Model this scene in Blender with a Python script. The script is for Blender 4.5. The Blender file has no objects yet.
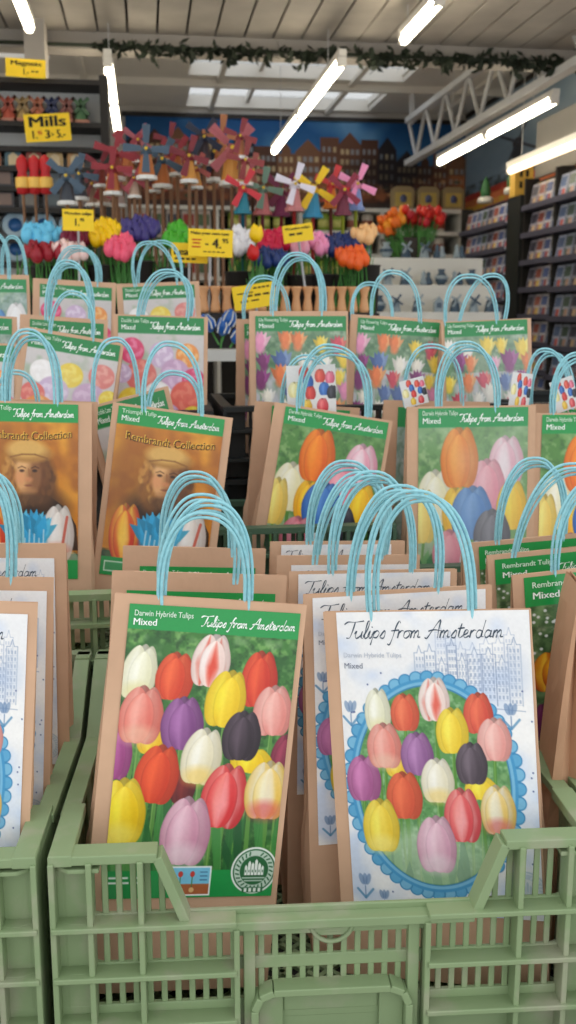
import bpy, math, random
import numpy as np
from mathutils import Vector, Matrix
random.seed(7); rng = np.random.RandomState(7)
R = math.radians; PI = math.pi
col = bpy.context.scene.collection
scene = bpy.context.scene
# ------------------------------------------------------------------ camera
FPX = 1000.0; CAMZ = 1.45; YAW = R(8.0); PITCH = R(10.87)
C0 = Vector((0, 0, CAMZ))
FW = Vector((math.sin(YAW)*math.cos(PITCH), math.cos(YAW)*math.cos(PITCH), -math.sin(PITCH)))
RT = Vector((math.cos(YAW), -math.sin(YAW), 0)); UP = RT.cross(FW)
def P(px, py, Y):
    d = FW + RT*((px-288)/FPX) + UP*((512-py)/FPX)
    return C0 + d*(Y/d.y)
cd = bpy.data.cameras.new('camera'); cam = bpy.data.objects.new('camera', cd); col.objects.link(cam)
cam.matrix_world = Matrix((( RT.x, UP.x, -FW.x, 0), (RT.y, UP.y, -FW.y, 0), (RT.z, UP.z, -FW.z, CAMZ), (0, 0, 0, 1)))
cd.sensor_fit = 'VERTICAL'; cd.sensor_height = 36.0; cd.lens = 36.0*FPX/1024
cd.clip_start = 0.05; cd.clip_end = 100
cd.dof.use_dof = True; cd.dof.focus_distance = 1.12; cd.dof.aperture_fstop = 9.0
scene.camera = cam
scene.view_settings.view_transform = 'Standard'; scene.view_settings.look = 'None'
scene.view_settings.exposure = 0.0; scene.view_settings.gamma = 1.0
scene.view_settings.use_curve_mapping = False
# ------------------------------------------------------------------ materials
def lin(c):
    return tuple((x/12.92 if x <= 0.04045 else ((x+0.055)/1.055)**2.4) for x in c)
def hexc(r, g, b): return lin((r/255, g/255, b/255))
def mat(name, rgb, rough=0.6, var=0.08, scale=30, bump=0.0, bscale=60, metal=0.0, spec=0.4, dirt=None):
    m = bpy.data.materials.new(name); m.use_nodes = True
    nt = m.node_tree; b = nt.nodes['Principled BSDF']
    c = hexc(*rgb)
    tc = nt.nodes.new('ShaderNodeTexCoord')
    n = nt.nodes.new('ShaderNodeTexNoise'); n.inputs['Scale'].default_value = scale; n.inputs['Detail'].default_value = 4
    nt.links.new(tc.outputs['Object'], n.inputs['Vector'])
    r = nt.nodes.new('ShaderNodeValToRGB')
    r.color_ramp.elements[0].position = .3; r.color_ramp.elements[1].position = .7
    r.color_ramp.elements[0].color = (*[x*(1-var) for x in c], 1)
    r.color_ramp.elements[1].color = (*[min(1, x*(1+var)) for x in c], 1)
    nt.links.new(n.outputs['Fac'], r.inputs['Fac'])
    out = r.outputs['Color']
    if dirt:
        n3 = nt.nodes.new('ShaderNodeTexNoise'); n3.inputs['Scale'].default_value = dirt[1]; n3.inputs['Detail'].default_value = 6
        nt.links.new(tc.outputs['Object'], n3.inputs['Vector'])
        r3 = nt.nodes.new('ShaderNodeValToRGB'); r3.color_ramp.elements[0].position = .52; r3.color_ramp.elements[1].position = .7
        r3.color_ramp.elements[0].color = (0, 0, 0, 1); r3.color_ramp.elements[1].color = (.55, .55, .55, 1)
        nt.links.new(n3.outputs['Fac'], r3.inputs['Fac'])
        mx = nt.nodes.new('ShaderNodeMixRGB'); nt.links.new(r3.outputs['Color'], mx.inputs['Fac'])
        nt.links.new(out, mx.inputs['Color1']); mx.inputs['Color2'].default_value = (*hexc(*dirt[0]), 1)
        out = mx.outputs['Color']
    nt.links.new(out, b.inputs['Base Color'])
    b.inputs['Roughness'].default_value = rough; b.inputs['Metallic'].default_value = metal
    b.inputs['Specular IOR Level'].default_value = spec
    if bump:
        n2 = nt.nodes.new('ShaderNodeTexNoise'); n2.inputs['Scale'].default_value = bscale; n2.inputs['Detail'].default_value = 3
        nt.links.new(tc.outputs['Object'], n2.inputs['Vector'])
        bp = nt.nodes.new('ShaderNodeBump'); bp.inputs['Strength'].default_value = bump; bp.inputs['Distance'].default_value = .004
        nt.links.new(n2.outputs['Fac'], bp.inputs['Height']); nt.links.new(bp.outputs['Normal'], b.inputs['Normal'])
    return m
def printmat(name, rough=0.35, spec=.5, coat=0.0):
    m = bpy.data.materials.new(name); m.use_nodes = True
    nt = m.node_tree; b = nt.nodes['Principled BSDF']
    a = nt.nodes.new('ShaderNodeAttribute'); a.attribute_name = 'Col'
    nt.links.new(a.outputs['Color'], b.inputs['Base Color'])
    b.inputs['Roughness'].default_value = rough; b.inputs['Specular IOR Level'].default_value = spec
    b.inputs['Coat Weight'].default_value = coat; b.inputs['Coat Roughness'].default_value = .25
    return m
def emat(name, rgb, s):
    m = bpy.data.materials.new(name); m.use_nodes = True
    b = m.node_tree.nodes['Principled BSDF']
    b.inputs['Base Color'].default_value = (.8, .8, .8, 1)
    b.inputs['Emission Color'].default_value = (*hexc(*rgb), 1); b.inputs['Emission Strength'].default_value = s
    return m
M = {}
M['kraft'] = mat('kraft paper', (206, 168, 138), .8, .08, 14, .5, 22, spec=.2)
M['kraft2'] = mat('kraft paper darker', (196, 154, 122), .8, .07, 14, .35, 22, spec=.2)
M['cord'] = mat('twisted paper cord', (148, 204, 213), .6, .10, 160, .3, 300, spec=.25)
M['green'] = mat('green crate plastic', (134, 154, 113), .5, .06, 8, .05, 40, dirt=((170, 160, 146), 16))
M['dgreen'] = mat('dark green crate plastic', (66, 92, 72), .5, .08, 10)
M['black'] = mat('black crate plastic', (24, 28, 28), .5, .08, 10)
M['print'] = printmat('printed card', .45, .35)
M['printg'] = printmat('glossy laminated card', .3, .5, .15)
M['mural'] = printmat('printed mural', .6, .2)
M['yellow'] = mat('yellow sign card', (246, 208, 38), .6, .03)
M['ink'] = mat('black ink', (22, 20, 18), .7, .02)
M['redink'] = mat('red ink', (190, 40, 30), .7, .02)
M['white'] = mat('white painted board', (214, 214, 208), .6, .04, 5)
M['plank'] = mat('canopy plank', (186, 180, 170), .7, .10, 6)
M['ceil'] = mat('ceiling panel', (216, 212, 204), .8, .05, 2)
M['beam'] = mat('beam paint', (170, 164, 156), .7, .06, 5)
M['wallm'] = mat('wall paint', (196, 192, 186), .8, .05, 3)
M['floor'] = mat('concrete floor', (176, 172, 166), .8, .12, 3)
M['dark'] = mat('dark laminate', (34, 31, 29), .6, .1, 8)
M['metal'] = mat('grey painted metal', (196, 198, 200), .45, .05, 8)
M['wood'] = mat('turned wood', (214, 160, 112), .55, .12, 18)
M['stick'] = mat('wood stick', (150, 112, 84), .6, .1, 20)
M['leaf'] = mat('painted leaf green', (70, 130, 60), .5, .15, 20)
M['ivy'] = mat('dark ivy', (34, 44, 30), .7, .3, 20)
M['tube'] = emat('fluorescent tube', (255, 240, 212), 15.0)
M['tube2'] = emat('dim fluorescent tube', (255, 226, 190), 3.0)
M['rackm'] = mat('rack metal', (74, 74, 92), .5, .08, 10)
M['header'] = mat('header board grey', (120, 118, 114), .6, .05, 4)
M['pot'] = mat('dark bucket', (52, 48, 46), .6, .1, 10)
M['soil'] = mat('fixture white', (206, 204, 198), .5, .03)
_cm = {}
def cmat(rgb, rough=.5):
    k = tuple(rgb)
    if k not in _cm: _cm[k] = mat('painted colour', rgb, rough, .06, 25)
    return _cm[k]
# ------------------------------------------------------------------ mesh helpers
class MB:
    def __init__(s): s.v = []; s.f = []; s.m = []; s.sm = []
    def add(s, vs, fs, mi=0, smooth=False):
        o = len(s.v); s.v += [tuple(x) for x in vs]; s.f += [tuple(i+o for i in f) for f in fs]
        s.m += [mi]*len(fs); s.sm += [smooth]*len(fs)
    def box(s, x0, x1, y0, y1, z0, z1, mi=0, T=None):
        vs = [Vector((x, y, z)) for x in (x0, x1) for y in (y0, y1) for z in (z0, z1)]
        if T: vs = [T @ v for v in vs]
        s.add(vs, [(0, 1, 3, 2), (4, 6, 7, 5), (0, 4, 5, 1), (2, 3, 7, 6), (0, 2, 6, 4), (1, 5, 7, 3)], mi)
    def bar(s, a, b, w, t, mi=0, side=Vector((0, 1, 0))):
        # box along a-b, width w along 'side', thickness t along the third axis
        a = Vector(a); b = Vector(b); d = (b-a).normalized(); sd = (side - d*side.dot(d)).normalized(); n = d.cross(sd)
        vs = [p + sd*(i*w/2) + n*(j*t/2) for p in (a, b) for i in (-1, 1) for j in (-1, 1)]
        s.add(vs, [(0, 1, 3, 2), (4, 6, 7, 5), (0, 4, 5, 1), (2, 3, 7, 6), (0, 2, 6, 4), (1, 5, 7, 3)], mi)
    def tube(s, pts, r, seg=8, mi=0, cap=True):
        pts = [Vector(p) for p in pts]; n = len(pts); rings = []; up = None
        rr = r if isinstance(r, (list, tuple)) else [r]*n
        for i, p in enumerate(pts):
            d = (pts[min(i+1, n-1)] - pts[max(i-1, 0)]).normalized()
            if up is None:
                up = Vector((0, 1, 0)) if abs(d.y) < .9 else Vector((1, 0, 0))
            up = (up - d*up.dot(d)).normalized(); sd = d.cross(up)
            rings.append([p + (up*math.cos(2*PI*k/seg) + sd*math.sin(2*PI*k/seg))*rr[i] for k in range(seg)])
        vs = [v for rg in rings for v in rg]
        fs = [(i*seg+k, i*seg+(k+1) % seg, (i+1)*seg+(k+1) % seg, (i+1)*seg+k) for i in range(n-1) for k in range(seg)]
        if cap: fs += [tuple(range(seg)), tuple((n-1)*seg+k for k in range(seg))[::-1]]
        s.add(vs, fs, mi, True)
    def lathe(s, prof, seg=12, c=(0, 0, 0), mi=0, smooth=True, sx=1, sy=1):
        vs = []; n = len(prof)
        for r, z in prof:
            for k in range(seg):
                a = 2*PI*k/seg; vs.append((c[0]+r*math.cos(a)*sx, c[1]+r*math.sin(a)*sy, c[2]+z))
        fs = [(i*seg+k, i*seg+(k+1) % seg, (i+1)*seg+(k+1) % seg, (i+1)*seg+k) for i in range(n-1) for k in range(seg)]
        fs += [tuple(range(seg))[::-1], tuple((n-1)*seg+k for k in range(seg))]
        s.add(vs, fs, mi, smooth)
    def prism(s, poly, y0, y1, mi=0):   # poly in xz
        n = len(poly)
        vs = [(x, y0, z) for x, z in poly] + [(x, y1, z) for x, z in poly]
        s.add(vs, [tuple(range(n)), tuple(range(n, 2*n))[::-1]] + [(i, n+i, n+(i+1) % n, (i+1) % n) for i in range(n)], mi)
    def mesh(s, name, mats):
        me = bpy.data.meshes.new(name); me.from_pydata(s.v, [], s.f)
        for m in (mats if isinstance(mats, (list, tuple)) else [mats]): me.materials.append(m)
        me.polygons.foreach_set('material_index', s.m); me.polygons.foreach_set('use_smooth', s.sm); me.update()
        return me
    def build(s, name, mats, parent=None, bevel=0):
        o = bpy.data.objects.new(name, s.mesh(name, mats)); col.objects.link(o)
        if parent: o.parent = parent
        if bevel:
            b = o.modifiers.new('bevel', 'BEVEL'); b.width = bevel; b.segments = 2; b.limit_method = 'ANGLE'
        return o
def tag(o, label, cat, group=None, kind=None):
    o['label'] = label; o['category'] = cat
    if group: o['group'] = group
    if kind: o['kind'] = kind
    return o
def struct(o): o['kind'] = 'structure'; return o
def empty(name, loc, label=None, cat=None, group=None):
    o = bpy.data.objects.new(name, None); col.objects.link(o); o.location = loc; o.empty_display_size = .05
    if label: tag(o, label, cat, group)
    return o
def copy_tree(o, parent=None):
    c = o.copy(); col.objects.link(c)
    if parent: c.parent = parent
    for ch in o.children: copy_tree(ch, c)
    return c
# ------------------------------------------------------------------ painter for printed surfaces
def vnoise(h, w, cell, seed):
    r = np.random.RandomState(seed); gh = int(h/cell)+3; gw = int(w/cell)+3
    g = r.rand(gh, gw); y = np.arange(h)/cell; x = np.arange(w)/cell
    yi = y.astype(int); xi = x.astype(int); fy = (y-yi)[:, None]; fx = (x-xi)[None, :]
    fy = fy*fy*(3-2*fy); fx = fx*fx*(3-2*fx)
    a = g[yi][:, xi]; b = g[yi][:, xi+1]; c = g[yi+1][:, xi]; d = g[yi+1][:, xi+1]
    return a*(1-fy)*(1-fx)+b*(1-fy)*fx+c*fy*(1-fx)+d*fy*fx
class Cv:
    def __init__(s, w, h, px, bg):      # design size w x h, px samples per design unit
        s.w, s.h, s.k = w, h, px; s.W = int(round(w*px)); s.H = int(round(h*px))
        s.a = np.ones((s.H, s.W, 3))*np.array(bg)/255.
        s.X, s.Y = np.meshgrid((np.arange(s.W)+.5)/px, (np.arange(s.H)+.5)/px)
        s.clip = None
    def box(s, x0, y0, x1, y1):
        k = s.k
        return slice(max(0, int(y0*k)-1), min(s.H, int(y1*k)+2)), slice(max(0, int(x0*k)-1), min(s.W, int(x1*k)+2))
    def put(s, sl, m, c, al=1):
        if s.a[sl].size == 0: return
        if s.clip is not None: m = m*s.clip[sl]
        c = np.array(c)/255. if not isinstance(c, np.ndarray) else c
        m = (m*al)[..., None]; s.a[sl] = s.a[sl]*(1-m)+c*m
    def ell(s, cx, cy, rx, ry, c, al=1, soft=None, rot=0):
        r = max(rx, ry)*1.3+2; sl = s.box(cx-r, cy-r, cx+r, cy+r); X = s.X[sl]-cx; Y = s.Y[sl]-cy
        if rot: X, Y = X*math.cos(rot)+Y*math.sin(rot), -X*math.sin(rot)+Y*math.cos(rot)
        d = np.sqrt((X/rx)**2+(Y/ry)**2); sf = soft if soft else 1.0/(min(rx, ry)*s.k)
        s.put(sl, np.clip((1-d)/sf+.5, 0, 1), c, al)
    def rect(s, x0, y0, x1, y1, c, al=1):
        sl = s.box(x0, y0, x1, y1); X = s.X[sl]; Y = s.Y[sl]; k = s.k
        m = np.clip((X-x0)*k+.5, 0, 1)*np.clip((x1-X)*k+.5, 0, 1)*np.clip((Y-y0)*k+.5, 0, 1)*np.clip((y1-Y)*k+.5, 0, 1)
        s.put(sl, m, c, al)
    def line(s, pts, w, c, al=1):
        for (x0, y0), (x1, y1) in zip(pts[:-1], pts[1:]):
            sl = s.box(min(x0, x1)-w-1, min(y0, y1)-w-1, max(x0, x1)+w+1, max(y0, y1)+w+1)
            X = s.X[sl]; Y = s.Y[sl]; dx, dy = x1-x0, y1-y0; L = dx*dx+dy*dy+1e-9
            t = np.clip(((X-x0)*dx+(Y-y0)*dy)/L, 0, 1); d = np.hypot(X-x0-t*dx, Y-y0-t*dy)
            s.put(sl, np.clip((w/2-d)*s.k+.5, 0, 1), c, al)
    def poly(s, pts, c, al=1):
        xs = [p[0] for p in pts]; ys = [p[1] for p in pts]; sl = s.box(min(xs), min(ys), max(xs), max(ys))
        X = s.X[sl]; Y = s.Y[sl]; m = np.zeros(X.shape, bool)
        for (x0, y0), (x1, y1) in zip(pts, pts[1:]+pts[:1]):
            if y0 == y1: continue
            m ^= ((Y < y0) != (Y < y1)) & (X < (x1-x0)*(Y-y0)/(y1-y0)+x0)
        s.put(sl, m.astype(float), c, al)
    def noise(s, cell, c, lo=.4, hi=.7, al=1, seed=1, y0=0, y1=None):
        n = .65*vnoise(s.H, s.W, cell*s.k, seed)+.35*vnoise(s.H, s.W, cell*s.k*.4, seed+99)
        m = np.clip((n-lo)/(hi-lo), 0, 1); y1 = s.h if y1 is None else y1
        m = m*((s.Y >= y0) & (s.Y <= y1)); s.put((slice(0, s.H), slice(0, s.W)), m, c, al)
    def petal(s, cx, cyb, w, h, xc, yc, rx, ry, c, hi, rot, flame=None, dark=1.0, sd=0):
        r = max(w, h)*.95; cy = cyb; sl = s.box(cx-r, cy-r, cx+r, cy+r)
        X = s.X[sl]-cx; Y = s.Y[sl]-cy
        if X.size == 0: return
        X, Y = X*math.cos(rot)+Y*math.sin(rot), -X*math.sin(rot)+Y*math.cos(rot)
        X = X/(w/2); Y = .5-Y/h
        q = (Y-yc)/ry; qq = np.clip(1-q*q, 0, 1)
        hw = rx*np.where(q > 0, qq**.60, qq**.40); t = (X-xc*(1-.25*np.clip(q, 0, 1)))/np.maximum(hw, 1e-4)
        m = np.clip((1-np.abs(t))*hw*(w/2)*s.k*.8+.3, 0, 1)*(np.abs(q) < 1)
        st = .5+.5*np.sin(t*9+sd+np.sin(q*3)*.8)
        f = np.clip(.75*np.maximum(0, 1-np.abs(t+.25))**1.2+.22*q+.14*st, 0, 1)[..., None]
        cc = np.array(c)/255.; hh = np.array(hi)/255.; C = cc*(1-f)+hh*f
        if flame is not None:
            g = np.clip(1.25-np.abs(t)*2.0-np.abs(q+.15)*.75+.25*st, 0, 1)[..., None]; C = C*(1-g)+np.array(flame)/255.*g
        C = C*(1-.13*np.clip((np.abs(t)-.86)/.14, 0, 1))[..., None]*dark
        s.put(sl, m, np.clip(C, 0, 1))
    def tulip(s, cx, cy, w, h, c, hi, flame=None, rot=0, base=None, opn=0):
        k = dict(rot=rot, flame=flame); r_ = (int(cx*7+cy*13) % 10)/10.
        s.petal(cx, cy, w, h, -.12+.2*r_, .60, .52, .42, c, hi, rot, dark=.70)
        s.petal(cx, cy, w, h, .42, .57, .46, .44, c, hi, rot+.05, dark=.80, sd=2)
        s.petal(cx, cy, w, h, -.38-opn, .49, .62, .49, c, hi, dark=.95, sd=1, **k)
        s.petal(cx, cy, w, h, .40+opn, .48, .60, .48, c, hi, dark=.90, sd=3, **k)
        s.petal(cx, cy, w, h, -.10+.22*r_, .44, .66, .44, c, hi, dark=1.0, sd=5, **k)
        s.ell(cx-w*.16, cy-h*.02, w*.13, h*.26, np.clip(np.array(hi)/255.*1.12, 0, 1), .35, soft=.9, rot=rot)
        if base: s.ell(cx+math.sin(rot)*-h*.3, cy+h*.36, w*.36, h*.17, base, .6, soft=.9)
def lily(cv, cx, cy, r, c, c2, rot=0):
    for i, a in enumerate((-.75, .75, -.3, .35, 0)):
        b = a+rot; tx, ty = cx+math.sin(b)*r, cy-math.cos(b)*r; n = (math.cos(b)*r*.27, math.sin(b)*r*.27)
        mx, my = cx+math.sin(b)*r*.35, cy-math.cos(b)*r*.35
        cc = [int(x*(.85+.05*i)) for x in (c if i % 2 == 0 else c2)]
        cv.poly([(cx, cy+r*.45), (mx-n[0], my-n[1]), (tx, ty), (mx+n[0], my+n[1])], cc)
    cv.ell(cx, cy+r*.2, r*.34, r*.35, c, .8, soft=.5)
# --- lettering: hand drawn script strokes and the built-in face
G = {
 'T': (.52, [[(.0, .80), (.15, .95), (.45, .93), (.85, 1.0)], [(.47, .95), (.42, .5), (.33, .05), (.18, .02)]]),
 'u': (.40, [[(0, .25), (.08, .42), (.05, .12), (.13, .0), (.27, .15), (.33, .42), (.31, .1), (.38, .0), (.46, .12)]]),
 'l': (.20, [[(0, .1), (.14, .5), (.2, .92), (.12, .97), (.07, .55), (.07, .08), (.14, 0), (.24, .12)]]),
 'i': (.18, [[(0, .12), (.08, .42), (.06, .1), (.12, 0), (.2, .12)], [(.12, .62), (.15, .66)]]),
 'p': (.36, [[(0, .15), (.1, .42), (.05, 0), (.0, -.38)], [(.07, .25), (.2, .44), (.31, .28), (.22, .04), (.08, .06)]]),
 's': (.26, [[(0, .08), (.17, .44), (.21, .2), (.16, .0), (.02, .04)]]),
 'f': (.30, [[(-.08, -.32), (.03, -.36), (.12, .1), (.18, .62), (.28, .97), (.36, .85)], [(.0, .42), (.34, .46)]]),
 'r': (.25, [[(.05, .43), (.03, .0)], [(.04, .24), (.15, .42), (.26, .40)]]),
 'o': (.32, [[(.2, .42), (.06, .35), (.04, .08), (.16, 0), (.28, .2), (.2, .42), (.34, .38)]]),
 'm': (.48, [[(.04, .42), (.02, 0)], [(.03, .24), (.14, .43), (.18, .28), (.16, 0)], [(.17, .24), (.29, .43), (.34, .28), (.33, .06), (.44, .06)]]),
 'A': (.58, [[(-.05, .04), (.06, .0), (.28, .55), (.5, 1.02), (.5, .5), (.5, 0)], [(.06, .38), (.3, .46), (.66, .40)]]),
 't': (.24, [[(.12, .8), (.06, .2), (.12, 0), (.24, .12)], [(-.02, .52), (.26, .56)]]),
 'e': (.27, [[(0, .15), (.16, .24), (.19, .4), (.09, .43), (.03, .2), (.1, 0), (.26, .12)]]),
 'd': (.36, [[(.26, .36), (.12, .42), (.03, .2), (.1, 0), (.24, .12), (.33, .98)], [(.27, .4), (.26, .08), (.36, .06)]]),
 'a': (.36, [[(.26, .36), (.12, .42), (.03, .2), (.1, 0), (.24, .14), (.28, .42), (.26, .06), (.36, .08)]]),
 ' ': (.2, [])}
def smooth(pts, n=4):
    out = []
    for i in range(len(pts)-1):
        p0 = pts[max(i-1, 0)]; p1 = pts[i]; p2 = pts[i+1]; p3 = pts[min(i+2, len(pts)-1)]
        for j in range(n):
            t = j/n
            out.append(tuple(.5*((2*p1[k])+(-p0[k]+p2[k])*t+(2*p0[k]-5*p1[k]+4*p2[k]-p3[k])*t*t+(-p0[k]+3*p1[k]-3*p2[k]+p3[k])*t**3) for k in range(len(p1))))
    out.append(tuple(pts[-1])); return out
def script(text, x, y, W, wt, slant=.35):
    """ribbons of the script text, starting at x, baseline y (down), total width W, in design units"""
    tot = sum(G[c][0] for c in text); s = W/tot; vs = []; fs = []; cx = 0
    for ch in text:
        adv, strokes = G[ch]
        for st in strokes:
            pts = [((cx+px+slant*pz*.5)*s+x, y-pz*s*.74) for px, pz in smooth(st)]
            o = len(vs)
            for i, (a, b) in enumerate(pts):
                q0 = pts[max(0, i-1)]; q1 = pts[min(len(pts)-1, i+1)]; dx, dy = q1[0]-q0[0], q1[1]-q0[1]
                L = math.hypot(dx, dy)+1e-9; h = wt*(.5+.25*math.sin(i*.6)); vs += [(a-dy/L*h, b+dx/L*h), (a+dy/L*h, b-dx/L*h)]
            fs += [(o+2*i, o+2*i+1, o+2*i+3, o+2*i+2) for i in range(len(pts)-1)]
        cx += adv
    return vs, fs
_tc = {}
def sans(text, x, y, size, bold=0.0, shear=0.0, wmax=None, sp=1.0, curve=None):
    key = (text, bold, shear, sp)
    if key not in _tc:
        c = bpy.data.curves.new('t', 'FONT'); c.body = text; c.size = 1; c.shear = shear; c.space_character = sp
        c.resolution_u = 3
        o = bpy.data.objects.new('t', c); col.objects.link(o); me = bpy.data.meshes.new_from_object(o)
        vs = [(v.co.x, v.co.y) for v in me.vertices]; fs = [tuple(p.vertices) for p in me.polygons]
        bpy.data.objects.remove(o); bpy.data.curves.remove(c); bpy.data.meshes.remove(me); _tc[key] = (vs, fs)
    vs, fs = _tc[key]
    if bold:
        n0 = len(vs); base = list(vs); bf = list(fs); vs = []; fs = []
        for q in range(3):
            vs += [(a+bold*(q-1)*1.2, b_, q*.00012) for a, b_ in base]; fs += [tuple(i+q*n0 for i in f) for f in bf]
    mx = max(v[0] for v in vs); sx = size if not wmax else wmax/mx
    out = [(x+v[0]*sx, y-v[1]*size)+tuple(v[2:]) for v in vs]
    if curve: out = [(o_[0], o_[1]+curve*((o_[0]-x)/(sx*mx)-.5)**2*4)+tuple(o_[2:]) for o_ in out]
    return out, fs
def print_mesh(name, cv, texts, m, step=1):
    """flat printed sheet 1 x 1 in xz (x 0..1, z 0..-1), colours of the print in 'Col'"""
    W, H = cv.W//step, cv.H//step; g_ = np.random.RandomState(1); a = np.clip(cv.a*(1+.012*(vnoise(cv.H, cv.W, 6, 5)-.5)[..., None]*2+g_.normal(0, .002, (cv.H, cv.W, 1))), 0, 1)
    a = a[:H*step, :W*step].reshape(H, step, W, step, 3).mean((1, 3))
    lc = np.where(a <= .04045, a/12.92, ((a+.055)/1.055)**2.4)
    xs = (np.arange(W))/(W-1.); zs = -(np.arange(H))/(H-1.)
    gx, gz = np.meshgrid(xs, zs); V = np.stack([gx.ravel(), np.zeros(W*H), gz.ravel()], 1)
    i = (np.arange(H-1)[:, None]*W+np.arange(W-1)[None, :]).ravel()
    F = np.stack([i, i+W, i+W+1, i+1], 1)
    verts = V.tolist(); faces = F.tolist(); cols = [np.concatenate([lc.reshape(-1, 3), np.ones((W*H, 1))], 1)]
    for (vs, fs), c in texts:
        o = len(verts); verts += [(v[0]/cv.w, -.0004-(v[2] if len(v) > 2 else 0), -v[1]/cv.h) for v in vs]; faces += [tuple(o+j for j in f) for f in fs]
        cc = np.ones((len(vs), 4)); cc[:, :3] = hexc(*c); cols.append(cc)
    me = bpy.data.meshes.new(name); me.from_pydata(verts, [], faces); me.materials.append(m)
    at = me.color_attributes.new('Col', 'FLOAT_COLOR', 'POINT'); at.data.foreach_set('color', np.concatenate(cols).ravel().astype(np.float32))
    me.update(); return me
# ------------------------------------------------------------------ card artwork (print on paper)
GRN = (28, 150, 72)
TA = [ # zoom px: x, y, w, h, colour, highlight, flame, base
 (92, 395, 66, 112, (150, 60, 120), (200, 110, 170), None, None), (178, 368, 66, 66, (230, 180, 20), (250, 220, 60), None, None),
 (488, 425, 52, 92, (110, 28, 55), (160, 60, 85), None, None), (412, 432, 92, 56, (235, 190, 10), (250, 225, 50), None, None), (250, 480, 50, 80, (90, 20, 25), (130, 40, 35), None, None),
 (145, 215, 72, 114, (225, 222, 185), (252, 250, 226), None, (225, 215, 150)), (227, 228, 78, 100, (210, 62, 32), (240, 104, 60), None, None),
 (312, 195, 80, 112, (235, 205, 195), (255, 240, 230), (225, 80, 60), None), (428, 243, 78, 120, (200, 45, 28), (235, 92, 54), None, None),
 (348, 285, 84, 122, (232, 190, 15), (255, 226, 60), None, None), (150, 312, 90, 120, (222, 110, 95), (245, 168, 152), None, (235, 190, 160)),
 (462, 318, 84, 108, (222, 135, 125), (248, 190, 178), None, None), (245, 337, 88, 112, (118, 60, 120), (170, 112, 170), None, None),
 (387, 373, 82, 106, (42, 30, 40), (92, 76, 88), None, None), (292, 415, 84, 120, (225, 215, 180), (252, 246, 225), None, (240, 200, 90)),
 (187, 450, 90, 124, (205, 55, 22), (240, 92, 46), None, None), (105, 530, 98, 140, (232, 190, 20), (255, 228, 70), None, (255, 240, 120)),
 (347, 512, 98, 138, (215, 45, 50), (245, 130, 120), (250, 150, 150), None), (450, 505, 94, 126, (232, 190, 80), (250, 236, 200), (240, 225, 190), (210, 70, 80)),
 (255, 587, 104, 146, (205, 140, 165), (240, 196, 208), None, (240, 220, 225))]
def aff(x, y, TL, U, V, w, h):
    dx, dy = x-TL[0], y-TL[1]; D = U[0]*V[1]-U[1]*V[0]
    return (dx*V[1]-dy*V[0])/D*w, (U[0]*dy-U[1]*dx)/D*h
def emblem(cv, cx, cy, r, c, bgc, al=1):
    cv.ell(cx, cy, r, r, c, al); cv.ell(cx, cy, r*.92, r*.92, bgc, al); cv.ell(cx, cy, r*.86, r*.86, c, .8*al); cv.ell(cx, cy, r*.62, r*.62, bgc, al)
    for i in range(26):
        a = i*2*PI/26; 
        if i in (19, 20): continue
        cv.line([(cx+math.cos(a)*r*.68, cy+math.sin(a)*r*.68), (cx+math.cos(a+.07)*r*.8, cy+math.sin(a+.07)*r*.8)], r*.06, bgc, al)
    for i, hh in enumerate((.25, .42, .36, .5, .34, .22)):
        x = cx-r*.42+i*r*.145; cv.poly([(x, cy+r*.2), (x, cy+r*(.1-hh)), (x+r*.06, cy-r*hh), (x+r*.12, cy+r*(.1-hh)), (x+r*.12, cy+r*.2)], c, al)
        cv.rect(x+r*.04, cy-r*.02, x+r*.08, cy+r*.08, bgc, al)
    cv.rect(cx-r*.5, cy+r*.3, cx+r*.5, cy+r*.34, c, al); cv.rect(cx-r*.4, cy+r*.42, cx+r*.4, cy+r*.46, c, al)
    cv.rect(cx-r*.45, cy+r*.72, cx+r*.45, cy+r*.95, bgc, al)
    for i in range(4): cv.rect(cx-r*.36+i*r*.2, cy+r*.75, cx-r*.24+i*r*.2, cy+r*.92, c, al)
def garden(cv, y0, y1, seed, a=(62, 120, 50), b=(120, 170, 90), d=(28, 66, 30), lo=.45):
    cv.rect(0, y0, cv.w, y1, a); cv.noise(7, b, .5, .75, .8, seed, y0, y1); cv.noise(5, d, lo, .8, .7, seed+5, y0, y1)
    cv.noise(16, (150, 185, 130), .6, .85, .5, seed+9, y0, y1)
def stems(cv, tl, w, h, y1, seed):
    r = random.Random(seed)
    for (x, y, tw, th) in tl:
        cv.line([(x, y), (x+r.uniform(-3, 3), (y+y1)/2), (x+r.uniform(-6, 6), y1)], tw*.11, (88, 140, 60)); cv.line([(x-tw*.02, y), (x-3, y1)], tw*.03, (140, 180, 100), .6)
    for k in range(26):
        x = r.uniform(0, w); yy = r.uniform(y1-h*.36, y1-h*.1); d = r.uniform(-10, 10); c = r.choice([(38, 104, 48), (60, 132, 60), (28, 84, 44), (92, 154, 80)])
        cv.poly([(x-2.5, y1), (x-5+d*.6, (yy+y1)/2), (x+d, yy), (x+4+d*.5, (yy+y1)/2), (x+4, y1)], c, .85)
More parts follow.
